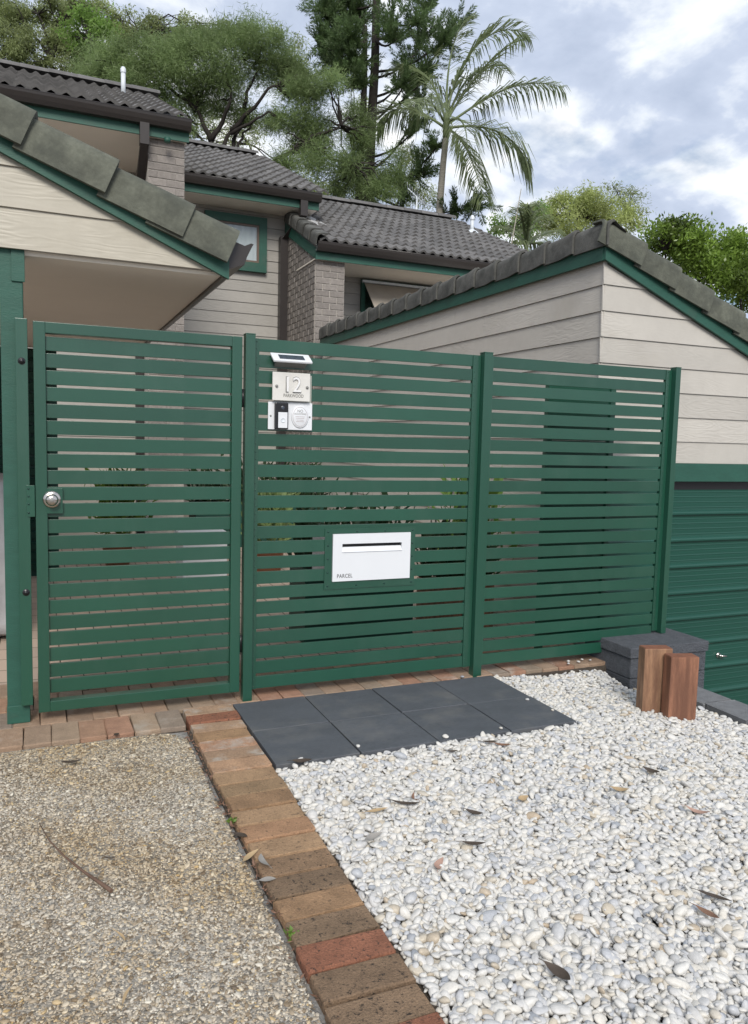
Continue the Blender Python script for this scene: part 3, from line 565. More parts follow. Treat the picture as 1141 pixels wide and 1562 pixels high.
roofc = MB().prism([(-2.6, -.03, rake(-2.6)-.01), (.87, -.03, rake(.87)-.01), (.87, -.03, rake(.87)+.02), (-2.6, -.03, rake(-2.6)+.02)], (0, 4.15, 0)).obj('roof', SOFFIT, cp)
ca = math.atan(-cs_); Ld = Vector((math.cos(ca), 0, -math.sin(ca))); Lu = Vector((math.sin(ca), 0, math.cos(ca)))
CAPC = [cap_tile_mesh('verge_tile', .400, VERGE, .170, .16, .026, .010, .020) for _ in range(2)]
for i in range(10):                                # big angled barge tiles, overlapping downhill
    s_ = .893-(i+1)*.372*math.cos(ca)
    o = Vector((s_, -.078+jit(.003), rake(s_)+.140)); M = basis(o, Ld, Vector((0, 1, 0)), Lu)
    s_ += .13 if i else 0; o = Vector((s_, o.y, rake(s_)+.140)); M = basis(o, Ld, Vector((0, 1, 0)), Lu)
    link('verge_tile', CAPC[i % 2], roofc, M @ Matrix.Rotation(rad(-1.0)+jit(.004), 4, 'Y'))
# field tiles behind the verge
for i in range(9):
    for j in range(12):
        s_ = .90-i*.335*math.cos(ca); o = Vector((s_, .02+j*.30, rake(s_)+.03))
        link('roof_tile', TILEM, roofc, basis(o, Vector((0, 1, 0)), -Ld, Lu))

# ------------------------------------------------------------------ garage on the right
ga = thing('garage', 'beige weatherboard garage with green roller door and skillion tiled roof', 'garage', T(4.8, .5, -1.0))
gsl = -.400
def grk(x): return 2.695+gsl*(x-3.58)              # top of front barge
core = MB().prism([(3.60, .52, -1.02), (3.60, .52, 2.58), (9.0, .52, 2.58-.4*5.4), (9.0, .52, -1.02)], (0, 5.78, 0)).obj('wall', BEIGEP, ga)
gz = [1.248, 1.405, 1.581, 1.757, 1.933, 2.109, 2.285, 2.461, 2.64]
for a, b in zip(gz[:-1], gz[1:]):
    xr = lambda z: 3.58+(2.605+.004-z)/.400
    xa, xb = min(xr(a), 8.9), min(xr(b-.002), 8.9)
    x0 = 3.574
    poly = [(x0, a), (xa, a), (max(xb, x0+.002), b-.002), (x0, b-.002)] if xb > x0 else [(x0, a), (xa, a), (x0, xr and 2.605-.4*(x0-3.58))]
    board_poly(poly, .515, BOARDX, core)
gz2 = [0.0]+[gz[0]-.176*k for k in (6, 5, 4, 3, 2, 1)]+gz[:-1]+[2.66]; gz2 = [z for z in gz2 if z > .1]
for n_, (a, b) in enumerate(zip(gz2[:-1], gz2[1:])):
    cut = [.503, 2.10+1.1*((n_*7) % 3)-.6*(n_ % 2), 4.6-.5*((n_*5) % 3), 6.30]
    cut = sorted(cut)
    for u0, u1 in zip(cut[:-1], cut[1:]): board_poly([(u1-.0015, a), (u0+.0015, a), (u0+.0015, b-.002), (u1-.0015, b-.002)], 3.598, BOARDY, core, axis='y')
MB().prism([(3.555, .47, grk(3.555)-.088), (9.1, .47, grk(9.1)-.088), (9.1, .47, grk(9.1)+.045), (3.555, .47, grk(3.555)+.045)], (0, .022, 0)).obj('barge_board', GREENP, ga)
box('fascia', GREENP, 3.550, 3.572, .4925, 6.33, 2.615, 2.735, ga)
roofg = MB().prism([(3.58, .5, 2.66), (9.1, .5, 2.66-.4*5.52), (9.1, .5, 2.70-.4*5.52), (3.58, .5, 2.70)], (0, 5.8, 0)).obj('roof', SOFFIT, ga)
cg = math.atan(-gsl); Lg = Vector((math.cos(cg), 0, -math.sin(cg))); Ug = Vector((math.sin(cg), 0, math.cos(cg)))
CAPG = cap_tile_mesh('verge_tile', .380, VERGE, .172, .14, .016, .008, .014)
for i in range(12):
    s_ = 3.532+i*.345*math.cos(cg)
    link('verge_tile', CAPG, roofg, basis(Vector((s_, .440+jit(.002), grk(s_)+.176)), Lg, Vector((0, 1, 0)), Ug) @ Matrix.Rotation(rad(-1.0)+jit(.004), 4, 'Y'))
CAPR = cap_tile_mesh('ridge_cap', .372, VERGED, .165, .15, .016, .004, .006, collar=.011, sl=.42)
CAPR0 = cap_tile_mesh('ridge_cap', .372, VERGED, .165, .15, .016, .004, .004, sl=.42)
for i in range(17):                                # caps along the high left edge
    yy = .445+(i+1)*.345
    link('ridge_cap', CAPR if i else CAPR0, roofg, basis(Vector((3.530+jit(.003), yy+(.025 if i else .012), 2.868+jit(.003)+yy*.004)), Vector((0, -1, 0)), Vector((1, 0, 0)), Vector((0, 0, 1))))
for i in range(10):
    for j in range(19):
        s_ = 3.95+i*.335*math.cos(cg); o = Vector((s_, .56+j*.30, grk(s_)+.03))
        link('roof_tile', TILEM, roofg, basis(o, Vector((0, 1, 0)), -Lg, Ug))
box('door_lintel', GREENP, 3.60, 8.9, .468, .5155, 1.113, 1.246, ga, .003)
box('door_jamb', GREENP, 3.58, 3.72, .490, .515, -1.0, 1.1115, ga, .003)
nl = MB()
for z in gz[:-1]:
    for x in (3.63, 4.20, 4.78, 5.35):
        if z+.03 < 2.60-.4*(x-3.58): nl.lathe([(0, .001), (.0028, .001), (.0032, 0)], Matrix.Translation((x+jit(.01), .5025, z+.028)) @ Matrix.Rotation(rad(90), 4, 'X'), 8)
nl.obj('nail_row', INKG, core, kind='stuff')
door = box('roller_door', DOORG, 3.722, 8.4, .560, .575, -1.0, 1.18, ga)
box('dark_gap_sheet', BLACK, 3.722, 8.4, .516, .519, -1.0, 1.11, ga)  # black sheet in place of the shaded gap between lintel and curtain
zt = 1.076; ds = MB(); ph = .2000
prof = [(-.0, .0), (.010, -.006), (.015, -.018), (.026, -.018), (.036, -.011), (.044, .0), (.060, .001), (.066, -.0004), (.072, .001), (.100, .001), (.106, -.0004), (.112, .001), (.140, .001), (.146, -.0004), (.152, .001), (.176, .001), (.181, -.0004), (.186, .001), (ph-.001, .0)]
V = [(x, .510+d, z) for x in (3.724, 8.4) for z, d in prof]; k = len(prof); ds.add(V, [(i, i+k, i+k+1, i+1) for i in range(k-1)]); dsm = ds.mesh('door_slat', DOORG)
for i in range(10): link('door_slat', dsm, door, T(0, 0, .851-i*ph))
s = MB(); s.lathe([(0, .03), (.010, .03), (.012, .02), (.010, .008), (.020, .006), (.022, 0)], Matrix.Translation((4.868, .508, -.245)) @ Matrix.Rotation(rad(90), 4, 'X'), 16); s.tube([(4.868, .482, -.245), (4.92, .476, -.249)], [.008, .006], 8); s.obj('door_handle', CHROME, door)
# screen behind the last fence panel
sc = thing('side_screen', 'dark green slatted screen between fence and garage wall', 'screen', T(3.3, .33, 0))
box('post', GREEN, 3.02, 3.06, .30, .34, 0, 1.80, sc); box('post', GREEN, 3.52, 3.56, .30, .34, 0, 1.80, sc)
for i in range(13): box('slat', GREEN, 3.0605, 3.5195, .312, .328, .05+i*.134, .182+i*.134, sc)

# ------------------------------------------------------------------ small masonry and timber in front
pier = thing('block_pier', 'low charcoal block pier at the end of the fence', 'pier', T(3.6, -.1, -.14))
def rough_block(x0, x1, y0, y1, z0, z1, name='block'):
    me = MB().box(-(x1-x0)/2, (x1-x0)/2, -(y1-y0)/2, (y1-y0)/2, -(z1-z0)/2, (z1-z0)/2).mesh(name, GREYBLK, .006, 2); return link(name, me, pier, T((x0+x1)/2, (y0+y1)/2, (z0+z1)/2))
rough_block(3.280, 3.512, -.285, .16, .082, .146, 'capping_block'); rough_block(3.516, 3.905, -.285, .16, .080, .145, 'capping_block')
rough_block(3.290, 3.895, -.275, .15, -.045, .0785); rough_block(3.292, 3.60, -.274, .15, -.17, -.048); rough_block(3.603, 3.896, -.275, .15, -.17, -.048)
box('block', GREYBLK, 3.292, 3.895, -.272, .15, -1.0, -.1725, pier)
rw = thing('retaining_wall', 'low wall of flat grey edging stones along the pebbles and driveway', 'wall', T(3.62, -2, -1.0))
box('footing', EDGEB, 3.54, 3.74, -8, -.30, -1.02, -.165, rw)
eb = [brick_mesh('edging_stone', .30, .225, .055, EDGEB, .006, .002) for _ in range(3)]
for i in range(22): link('edging_stone', eb[i % 3], rw, T(3.635+jit(.006)-.004*i*0, -.475-i*.308, -.108+jit(.004), rad(90)+jit(.05), jit(.02), jit(.02)))
HA, HB = .405, .392
def tblock(label, x, y, wd, dp, h, rz, m):
    z0 = float(bedz(x))-.05; t_ = thing('timber_block', label, 'timber', T(x, y, z0, rz), 'timber offcuts on the pebbles')
    MB().box(-wd/2, wd/2, -dp/2, dp/2, 0, h-.002).obj('timber', m, t_, T(x, y, z0, rz), .0035); MB().box(-wd/2+.003, wd/2-.003, -dp/2+.003, dp/2-.003, h-.0018, h).obj('end_grain', TIME, t_, T(x, y, z0, rz))
    return t_
tblock('taller brown timber block with a pale streak, left of the pair', 3.086, -.684, .156, .078, HA, rad(-17), TIMA)
tblock('shorter reddish timber block standing in front, right of the pair', 3.153, -.804, .156, .080, HB, rad(-17), TIMB)

# ------------------------------------------------------------------ townhouses behind
def ridge_cap_mesh():
    mb = MB(); n = 7; V = []
    for x, sc_ in ((0, 1.08), (.40, .96)):
        V += [(x, .115*sc_*math.sin(a), .085*sc_*math.cos(a)) for a in np.linspace(-1.5, 1.5, n)]
    mb.add(V, [(i, i+1, n+i+1, n+i) for i in range(n-1)], True); V2 = [(0, .095*math.sin(a), .068*math.cos(a)) for a in np.linspace(-1.5, 1.5, n)]
    mb.add(V[:n]+V2, [(i, i+1, n+i+1, n+i) for i in range(n-1)]); return mb.mesh('ridge_cap', TILE)
RCAP = ridge_cap_mesh(); SL = .456; SA = math.atan(SL)
def bmesh_for(l): return MB().box(-l/2, l/2, 0, .05, -.038, .038).mesh('brick', BRICKW, .003, 1)
BF, BH = bmesh_for(.205), bmesh_for(.0975)
def brick_face(wall, org, du, width, z0, z1, nbk, top=None):
    # courses over a wall face; du = unit vector along the face, outward = du x z
    up = Vector((0, 0, 1)); du = Vector(du); inn = up.cross(du); pit = width/nbk
    r = 0; z = z0+.043
    while z < z1:
        cells = [(i+.5)*pit for i in range(nbk)] if r % 2 else [.25*pit]+[(i+1)*pit for i in range(nbk-1)]+[width-.25*pit]
        for c in cells:
            half = (not r % 2) and (c < pit*.3 or c > width-pit*.3)
            if top and z+.03 > top(c): continue
            if z < .9: continue
            o = Vector(org)+du*(c+jit(.0015))-inn*(.008+jit(.0015)); o.z = z
            link('brick', BH if half else BF, wall, basis(o, du, inn, up))
        z += .086; r += 1
def gutter(parent, x0, x1, y, zt_, wd=.115, h=.115):
    MB().prism([(x0, y+.012, zt_), (x0, y, zt_-.006), (x0, y+.004, zt_-.03), (x0, y+.022, zt_-.075), (x0, y+.045, zt_-h), (x0, y+wd, zt_-h), (x0, y+wd, zt_-.004), (x0, y+wd-.01, zt_-.004), (x0, y+wd-.012, zt_-.03), (x0, y+.03, zt_-.03)][::-1], (x1-x0, 0, 0)).obj('gutter', GUTTER, parent)
    g2 = MB(); g2.tube([(x0, y+.008, zt_), (x1, y+.008, zt_)], .009, 8); g2.obj('gutter_lip', GUTTER, parent)
    box('fascia', GREENP, x0+.012, x1-.012, y+.118, y+.14, zt_-.215, zt_-.01, parent)
def townhouse(label, x0, x1, yw, yg, zg, yr, sofz, wx0, wx1, cols_x):
    h = thing('townhouse', label, 'house', T((x0+x1)/2, yw, 0)); zr = zg+SL*(yr-yg); yb = 2*yr-yw
    wl = MB().prism([(wx0, yw+.02, -1), (wx0, yb, -1), (wx0, yb, zg+SL*(yw-yg)-.12), (wx0, yr, zr-.12), (wx0, yw+.02, zg+SL*(yw+.02-yg)-.12)][::-1], (wx1-wx0, 0, 0)).obj('wall', BEIGEP, h)
    rf = MB().prism([(x0, yg+.10, zg-.03), (x0, yr, zr-.03), (x0, 2*yr-yg, zg-.03), (x0, 2*yr-yg, zg-.07), (x0, yr, zr-.09), (x0, yg+.10, zg-.07)][::-1], (x1-x0, 0, 0)).obj('roof', TILE, h)
    tile_roof(rf, cols_x, x1, yg+.04, zg+.005, SL, (yr-yg)/math.cos(SA)+.12)
    n = int((x1-cols_x)/.36)
    for i in range(n): link('ridge_cap', RCAP, rf, T(cols_x+i*.37-.02, yr, zr+.02+jit(.003), 0, 0, -.01))
    gutter(h, x0, x1+.02, yg, zg); box('soffit', SOFFIT, x0+.01, x1-.01, yg+.141, yw+.02, sofz, sofz+.018, h)
    return h, wl, rf
def boards(wall, x0, x1, y, z0, z1, pit, m):
    z = z0
    while z < z1: zz = min(z+pit, z1); board_poly([(x0, z), (x1, z), (x1, zz-.0025), (x0, zz-.0025)], y+.02, m, wall, .012, .012); z += pit
# --- left house
h1, w1, r1 = townhouse('highest townhouse at left with dark tiled roof and taupe brick end pier', -4.5, 1.63, 6.9, 5.40, 4.94, 8.5, 4.735, -4.5, 1.19, -2.0)
boards(w1, -4.4, 1.18, 6.9, 1.0, 4.734, .165, BOARDH)
pw = box('brick_pier', MORTAR, 1.19, 1.60, 5.602, 8.0, -1, 4.72, h1); brick_face(pw, (1.19, 5.60, 0), (1, 0, 0), .41, 0, 4.70, 2)
dpm = MB(); dpm.box(1.085, 1.185, 5.43, 5.53, 4.60, 4.83); dpm.prism([(1.09, 5.43, 4.60), (1.09, 5.53, 4.60), (1.09, 6.06, 4.25), (1.09, 5.96, 4.22)], (.09, 0, 0)); dpm.box(1.09, 1.18, 5.965, 6.055, -.0, 4.24); dpm.obj('downpipe', DPIPE, h1)
s = MB(); s.tube([(1.104, 7.5, 5.86), (1.104, 7.5, 6.21)], .030, 12); s.lathe([(.036, 0), (.036, .05), (.02, .075), (0, .08)], T(1.104, 7.5, 6.19), 12); s.obj('vent_pipe', PVC, r1)
s = MB(); s.tube([(1.385, 5.45, 4.71), (1.385, 5.45, 4.66)], .035, 10); s.obj('bracket', GREENP, h1)
# --- middle house
h2, w2, r2 = townhouse('middle townhouse with board wall and small green framed window', 1.61, 3.90, 8.05, 7.40, 5.0, 11.05, 4.79, 1.61, 3.74, 1.63)
boards(w2, 1.62, 3.56, 8.05, .30, 4.79, .1645, BOARDH); boards(w2, 3.561, 3.745, 8.05, 4.60, 4.79, .1645, BOARDH)
wn = thing  # window, a part with sub-parts
wf = MB()
for q in ((2.30, 3.24, 4.58, 4.70), (2.30, 3.24, 3.885, 4.02), (2.30, 2.42, 4.02, 4.58), (3.12, 3.24, 4.02, 4.58)): wf.box(q[0], q[1], 7.985, 8.05, q[2], q[3])
wfo = wf.obj('window', GREENP, h2)
sf = MB()
for q in ((2.4205, 3.1195, 4.55, 4.579), (2.4205, 3.1195, 4.021, 4.05), (2.4205, 2.45, 4.05, 4.55), (3.09, 3.1195, 4.05, 4.55)): sf.box(q[0], q[1], 8.0, 8.04, q[2], q[3])
sf.obj('sash', BROWNF, wfo); box('pane', GLASS, 2.4505, 3.0895, 8.012, 8.018, 4.0505, 4.5495, wfo); 
cu = MB(); xs_ = np.linspace(2.45, 3.09, 41)
V = [(x, 8.028+.004*math.sin(x*70), z) for z in (4.05, 4.55) for x in xs_]; cu.add(V, [(i, i+1, 42+i, 41+i) for i in range(40)], True); cu.obj('blind', CURTAIN, wfo)
dpm = MB(); dpm.box(3.60, 3.71, 7.44, 7.55, 4.66, 4.88); dpm.prism([(3.60, 7.44, 4.66), (3.70, 7.44, 4.66), (3.56, 7.90, 4.40), (3.45, 7.90, 4.40)], (0, .10, 0)); dpm.box(3.435, 3.555, 7.90, 8.02, -.0, 4.44); dpm.obj('downpipe', DPIPE, h2)
# --- right house
h3, w3, r3 = townhouse('lower right townhouse with brick fin wall and awning window', 3.53, 7.62, 7.4, 6.40, 4.05, 10.15, 3.84, 3.99, 7.5, 3.56)
boards(w3, 3.992, 7.45, 7.4, .30, 3.84, .165, BOARDH)
def fin_top(u): return 4.03+SL*(u+.2)-.17
pw = MB().prism([(3.562, 6.602, -1), (3.562, 8.04, -1), (3.562, 8.04, 4.55), (3.562, 6.602, 3.87)][::-1], (.43, 0, 0)).obj('brick_pier', MORTAR, h3)
brick_face(pw, (3.56, 6.60, 0), (1, 0, 0), .432, 0, 3.84, 2)
brick_face(pw, (3.56, 8.02, 0), (0, -1, 0), 1.42, 0, 4.6, 6, lambda c: 3.87+.456*(1.42-c)+.03)
MB().prism([(3.535, 6.52, 3.83), (3.535, 8.04, 3.83+SL*1.52), (3.535, 8.04, 4.0+SL*1.52), (3.535, 6.52, 4.0)][::-1], (.02, 0, 0)).obj('barge_board', GREENP, h3)
CAPH = cap_tile_mesh('verge_tile', .375, VERGED, .16, .15, .016, .004, .010, collar=.010)
Dn = Vector((0, -math.cos(SA), -math.sin(SA))); Un = Vector((0, -math.sin(SA), math.cos(SA)))
for i in range(5): 
    o = Vector((3.515, 6.40, 4.145))-Dn*((i+1)*.345); link('verge_tile', CAPH, r3, basis(o, Dn, Vector((1, 0, 0)), Un))
MB().add([(3.72, 7.35, 4.50), (4.05, 7.55, 4.60), (4.0, 8.0, 4.80), (3.76, 8.02, 4.90), (3.74, 7.7, 4.70)], [(0, 1, 2, 3, 4)]).obj('flashing', FLASH, r3)
s = MB(); s.tube([(7.40, 9.0, 5.20), (7.40, 9.0, 5.50)], .034, 12); s.lathe([(.044, 0), (.044, .05), (.02, .085), (0, .09)], T(7.40, 9.0, 5.47), 12); s.lathe([(.15, -.02), (.10, .03), (.036, .07)], T(7.40, 9.0, 5.23), 12); s.obj('vent_pipe', PVC, r3)
wf = MB()
for q in ((4.56, 5.95, 3.76, 3.82), (4.56, 4.62, 2.9, 3.76), (5.89, 5.95, 2.9, 3.76), (4.56, 5.95, 2.84, 2.90)): wf.box(q[0], q[1], 7.345, 7.40, q[2], q[3])
wfo = wf.obj('window', GREENP, h3); box('pane', GLASS, 4.6205, 5.8895, 7.372, 7.378, 2.9005, 3.7595, wfo); box('room_blind', DGREEN, 4.6205, 5.8895, 7.384, 7.388, 2.9005, 3.7595, wfo)
aw = MB(); aw.prism([(4.60, 7.34, 3.765), (4.60, 7.34, 3.757), (4.60, 6.80, 3.20), (4.60, 6.80, 3.208)], (1.31, 0, 0)); awo = aw.obj('awning', AWN, h3)
MB().box(4.56, 5.95, 7.30, 7.343, 3.766, 3.80).obj('awning_rail', PVC, h3)
at_ = thing('television_antenna', 'pale branched television antenna behind the right tiled roof', 'antenna', T(*at(636, 300, 15.5)))
am = MB(); c = Vector(at(636, 300, 15.2)); e = Vector(at(622, 287, 15.2)); d = (Vector(at(648, 312, 15.2))-e); am.tube([c-Vector((0, 0, 1.2)), c], .018, 8); am.obj('mast', PVC, at_); am = MB(); am.tube([e, e+d], .010, 6); am.obj('boom', PVC, at_)
for i in range(8): q = e+d*(i/7); a = MB(); a.tube([q-Vector((.12, .22, -.03)), q+Vector((.12, .22, -.03))], .006, 5); a.obj('element', PVC, at_)

# ------------------------------------------------------------------ things glimpsed through the slats
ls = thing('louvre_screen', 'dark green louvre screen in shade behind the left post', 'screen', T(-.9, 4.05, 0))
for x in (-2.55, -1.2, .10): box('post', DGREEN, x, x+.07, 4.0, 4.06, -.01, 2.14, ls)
box('dark_backing', DGREEN, -2.5, .16, 4.062, 4.08, 0, 2.13, ls)  # solid panel added so the slots between louvres look dark
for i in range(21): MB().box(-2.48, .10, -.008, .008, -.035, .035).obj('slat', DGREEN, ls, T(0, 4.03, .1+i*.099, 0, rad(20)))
tp = thing('covered_barbecue', 'crumpled silver cover over a low shape behind the left post', 'cover', T(-.75, 1.9, 0))
bm = bmesh.new(); bmesh.ops.create_cube(bm, size=1); bmesh.ops.subdivide_edges(bm, edges=list(bm.edges), cuts=14, use_grid_fill=True)
for v in bm.verts:
    p = v.co.copy(); q = p.normalized()*.62; p = p.lerp(q, .35); fold = .022*math.sin(14*p.x+9*p.y+3*math.sin(6*p.z))*(.6-p.z)
    v.co = Vector((p.x*.75*(1.06-.16*(p.z+.5)), p.y*.8*(1.06-.16*(p.z+.5)), (p.z+.5)*1.08))+p.normalized()*fold
for f in bm.faces: f.smooth = True
me = bpy.data.meshes.new('cover'); bm.to_mesh(me); bm.free(); me.materials.append(TARP); link('cover', me, tp, T(-.50, 2.0, .0))
POT = mat('terracotta_pot', (.30, .14, .08), .8, var=.12, vscale=8)
def leaf_quads(C, Dr, Ln, Wd, nrm=None):
    n = len(C); Dr = Dr/np.linalg.norm(Dr, axis=1, keepdims=True); R = rng.normal(0, 1, (n, 3)) if nrm is None else nrm; S_ = np.cross(Dr, R); S_ /= np.linalg.norm(S_, axis=1, keepdims=True)+1e-9
    Ln = np.asarray(Ln).reshape(-1, 1); Wd = np.asarray(Wd).reshape(-1, 1)
    V = np.stack([C, C+Dr*Ln*.45+S_*Wd*.5, C+Dr*Ln, C+Dr*Ln*.45-S_*Wd*.5], 1).reshape(-1, 3); return V, np.arange(4*n).reshape(-1, 4)
def potted(label, x, y, h, m):
    t_ = thing('potted_plant', label, 'plant', T(x, y, 0)); s = MB(); s.lathe([(0, 0), (.12, 0), (.165, .28), (.175, .28), (.175, .31), (.15, .31), (.14, .27), (0, .27)], T(x, y, -.004), 18); s.obj('pot', POT, t_)
    n = 420; C = np.array([x, y, .3])+rng.normal(0, .03, (n, 3)); Dr = rng.normal(0, 1, (n, 3)); Dr[:, 2] = np.abs(Dr[:, 2])+.5; C[:, 2] += rng.random(n)*h*.7; C[:, :2] += rng.normal(0, .10, (n, 2))
    V, Q = leaf_quads(C, Dr, rng.uniform(.12, .26, n), rng.uniform(.03, .06, n)); link('foliage', np_mesh('foliage', V, Q, m), t_)
potted('bushy green plant in terracotta pot behind the gate', .75, 4.6, .8, LF_BUSH); potted('pale leafy plant in pot glimpsed behind the last fence panel', 3.2, 1.5, 1.0, LF_BRT); potted('dark leafy potted plant behind the middle fence panel', 2.1, 3.6, .7, LF_CAS)
def planter(label, x0, x1, y0, y1, h, m, leafm, n):
    t_ = thing('planter_box', label, 'planter', T((x0+x1)/2, (y0+y1)/2, 0)); pm_ = MB()
    for q in ((x0, x1, y0, y0+.025), (x0, x1, y1-.025, y1), (x0, x0+.025, y0+.0255, y1-.0255), (x1-.025, x1, y0+.0255, y1-.0255)): pm_.box(q[0], q[1], q[2], q[3], -.004, h)
    pm_.obj('planter_walls', m, t_); box('soil', SAND, x0+.026, x1-.026, y0+.026, y1-.026, 0, h-.04, t_)
    C = np.stack([rng.uniform(x0, x1, n), rng.uniform(y0, y1, n), h+np.abs(rng.normal(0, .18, n))], 1); Dr = rng.normal(0, 1, (n, 3)); Dr[:, 2] = np.abs(Dr[:, 2])+.3; V, Q = leaf_quads(C, Dr, rng.uniform(.06, .18, n), rng.uniform(.015, .05, n)); link('foliage', np_mesh('foliage', V, Q, leafm), t_)
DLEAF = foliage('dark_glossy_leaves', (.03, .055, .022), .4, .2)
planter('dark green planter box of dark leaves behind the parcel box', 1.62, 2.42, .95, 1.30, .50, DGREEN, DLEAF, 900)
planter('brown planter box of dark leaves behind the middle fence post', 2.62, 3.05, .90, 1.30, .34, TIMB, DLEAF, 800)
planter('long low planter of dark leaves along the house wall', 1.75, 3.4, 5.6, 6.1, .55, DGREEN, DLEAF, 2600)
wb = thing('storage_box', 'white storage box on the bricks glimpsed behind the gate', 'box', T(1.3, 3.2, 0)); box('body', WHITE, 1.18, 1.58, 3.1, 3.5, 0, .44, wb, .015); box('lid', WHITE, 1.16, 1.60, 3.08, 3.52, .442, .49, wb, .01)

# ------------------------------------------------------------------ trees
def ell(clumps, D, dz=1.0):
    out = []
    for px, py, rx, ry, *k in clumps:
        d = D+(k[0] if k else 0)+rng.normal(0, .4); out.append((at(px, py, d), rx*d/F, ry*d/F))
    return out
def crown(E, per_m2, ln, wd, droop=.0, sub=.38, nsub=14, spread=1.0, up=0.):
    Cs = []; Ds = []
    for c, rx, ry in E:
        rz = ry; rd = (rx+ry)/2*.9; ns = max(4, int(nsub*rx*ry*1.2)); n = int(per_m2*rx*ry*4/ns)+4
        for _ in range(ns):
            v = rng.normal(0, 1, 3); v /= np.linalg.norm(v); q = v*rng.random()**.45; p = c+AR*q[0]*rx+np.array([0, 0, 1])*q[2]*rz+np.array([AF[0], AF[1], 0])*q[1]*rd
            r = sub*rng.uniform(.6, 1.25)*min(rx, ry)+.12; u = rng.normal(0, 1, (n, 3)); u /= np.linalg.norm(u, axis=1, keepdims=True); rr = rng.random(n)**.5
            Cs.append(p+(u*(rr*r)[:, None]*.45+rng.normal(0, .5, (n, 3))*r)*np.array([1.2, 1.2, .85])); Ds.append(u*.9+rng.normal(0, .6*spread, (n, 3))+np.array([0, 0, up-droop]))
    C = np.concatenate(Cs); Dr = np.concatenate(Ds); n = len(C); return leaf_quads(C, Dr, rng.uniform(*ln, n), rng.uniform(*wd, n))
def limb_path(a, b, n=6, wob=.12):
    a, b = np.array(a), np.array(b); L_ = np.linalg.norm(b-a); P = [a+(b-a)*t+(rng.normal(0, wob*L_*.25, 3) if 0 < t < 1 else 0) for t in np.linspace(0, 1, n)]; return P
def make_tree(name, label, cat, base, E, m, lims, trunk_r, leafargs, bark=BARK, group=None, ztrunk=None):
    t_ = thing(name, label, cat, T(base[0], base[1], -1.06), group); tm = MB(); fork = Vector((base[0], base[1], base[2]))
    tm.tube([Vector((base[0]+.25, base[1], -1.06)), Vector((base[0]+.1, base[1], (base[2]-1)/2)), fork], [trunk_r*1.35, trunk_r*1.1, trunk_r*.9], 10); tm.obj('trunk', bark, t_)
    lm = MB()
    for a, b, r in lims: P = limb_path(a, b, 7); lm.tube(P, list(np.linspace(r*.62, r*.25, len(P))), 7)
    for c, rx, ry in E:
        for _ in range(3):
            q = c+rng.normal(0, .3, 3)*np.array([rx, rx, ry]); j = min(lims, key=lambda l: np.linalg.norm(np.array(l[1])-q))[1] if lims else base; P = limb_path(j, q, 5, .2); lm.tube(P, list(np.linspace(.03, .008, len(P))), 5, False)
    if lm.v: lm.obj('limbs', bark, t_)
    V, Q = crown(E, **leafargs); link('crown', np_mesh('crown', V, Q, m), t_); return t_
# big she-oak over the roofs
D = 19
E_ = ell([(300, 92, 62, 46), (372, 78, 62, 40), (250, 112, 48, 38), (425, 112, 42, 40), (205, 86, 36, 26), (335, 128, 52, 30), (168, 112, 40, 28), (452, 152, 34, 28), (486, 188, 42, 36), (505, 238, 42, 32), (470, 120, 26, 22), (440, 190, 36, 24), (350, 170, 40, 20), (300, 150, 36, 22), (545, 190, 30, 26), (575, 280, 30, 20), (230, 165, 30, 24), (190, 130, 34, 22), (520, 290, 30, 16), (538, 262, 36, 26), (512, 140, 26, 22), (405, 178, 30, 20), (268, 190, 26, 34), (590, 250, 34, 26), (130, 100, 34, 22), (155, 95, 30, 22), (180, 88, 30, 22), (215, 105, 30, 22), (245, 85, 30, 22), (275, 75, 32, 22), (440, 95, 24, 20), (462, 215, 28, 22), (285, 60, 30, 20), (345, 52, 34, 18), (400, 62, 30, 18), (430, 250, 22, 18), (560, 210, 24, 18), (225, 135, 30, 20)], D)
f0 = at(330, 262, D); lims = [(at(330, 262, D), at(322, 215, D), .17), (at(322, 215, D), at(300, 160, D), .12), (at(322, 215, D), at(352, 150, D-.4), .12), (at(352, 200, D), at(420, 130, D-.5), .10), (at(330, 262, D), at(352, 200, D), .15), (at(352, 250, D+.2), at(372, 165, D+.3), .10), (at(372, 165, D), at(395, 95, D), .08), (at(300, 170, D), at(255, 110, D), .08), (at(352, 205, D), at(410, 170, D-.4), .08), (at(400, 260, D), at(470, 218, D-.4), .12), (at(470, 218, D-.4), at(520, 190, D-.5), .08), (at(470, 225, D-.4), at(540, 250, D-.4), .07), (at(300, 165, D), at(205, 100, D), .07), (at(352, 235, D), at(384, 190, D+.4), .07), (at(300, 190, D), at(268, 165, D), .05), (at(330, 240, D), at(280, 185, D+.3), .07)]
make_tree('she_oak', 'broad dark green fine leaved tree with bare limbs above the tiled roofs', 'tree', f0, E_, LF_CAS, lims, .22, dict(per_m2=3600, ln=(.08, .20), wd=(.009, .018), droop=.05, nsub=24, sub=.36))
D = 25
E_ = ell([(32, 62, 26, 22), (78, 48, 22, 20), (112, 82, 24, 20), (0, 8, 30, 20), (130, 8, 28, 16), (165, 78, 26, 18), (40, 112, 30, 14), (5, 112, 26, 20), (90, 5, 26, 14), (15, 25, 30, 30), (55, 12, 34, 20), (100, 30, 26, 28), (15, 80, 30, 22), (62, 100, 42, 20), (92, 72, 24, 22), (35, 50, 14, 12), (-20, 50, 30, 40), (130, 100, 30, 16)], D)
lims = [(at(85, 150, D), at(78, 90, D), .2), (at(78, 90, D), at(45, 40, D), .12), (at(78, 90, D), at(92, 40, D), .12), (at(78, 90, D), at(58, 22, D), .09), (at(45, 130, D), at(15, 60, D), .12)]
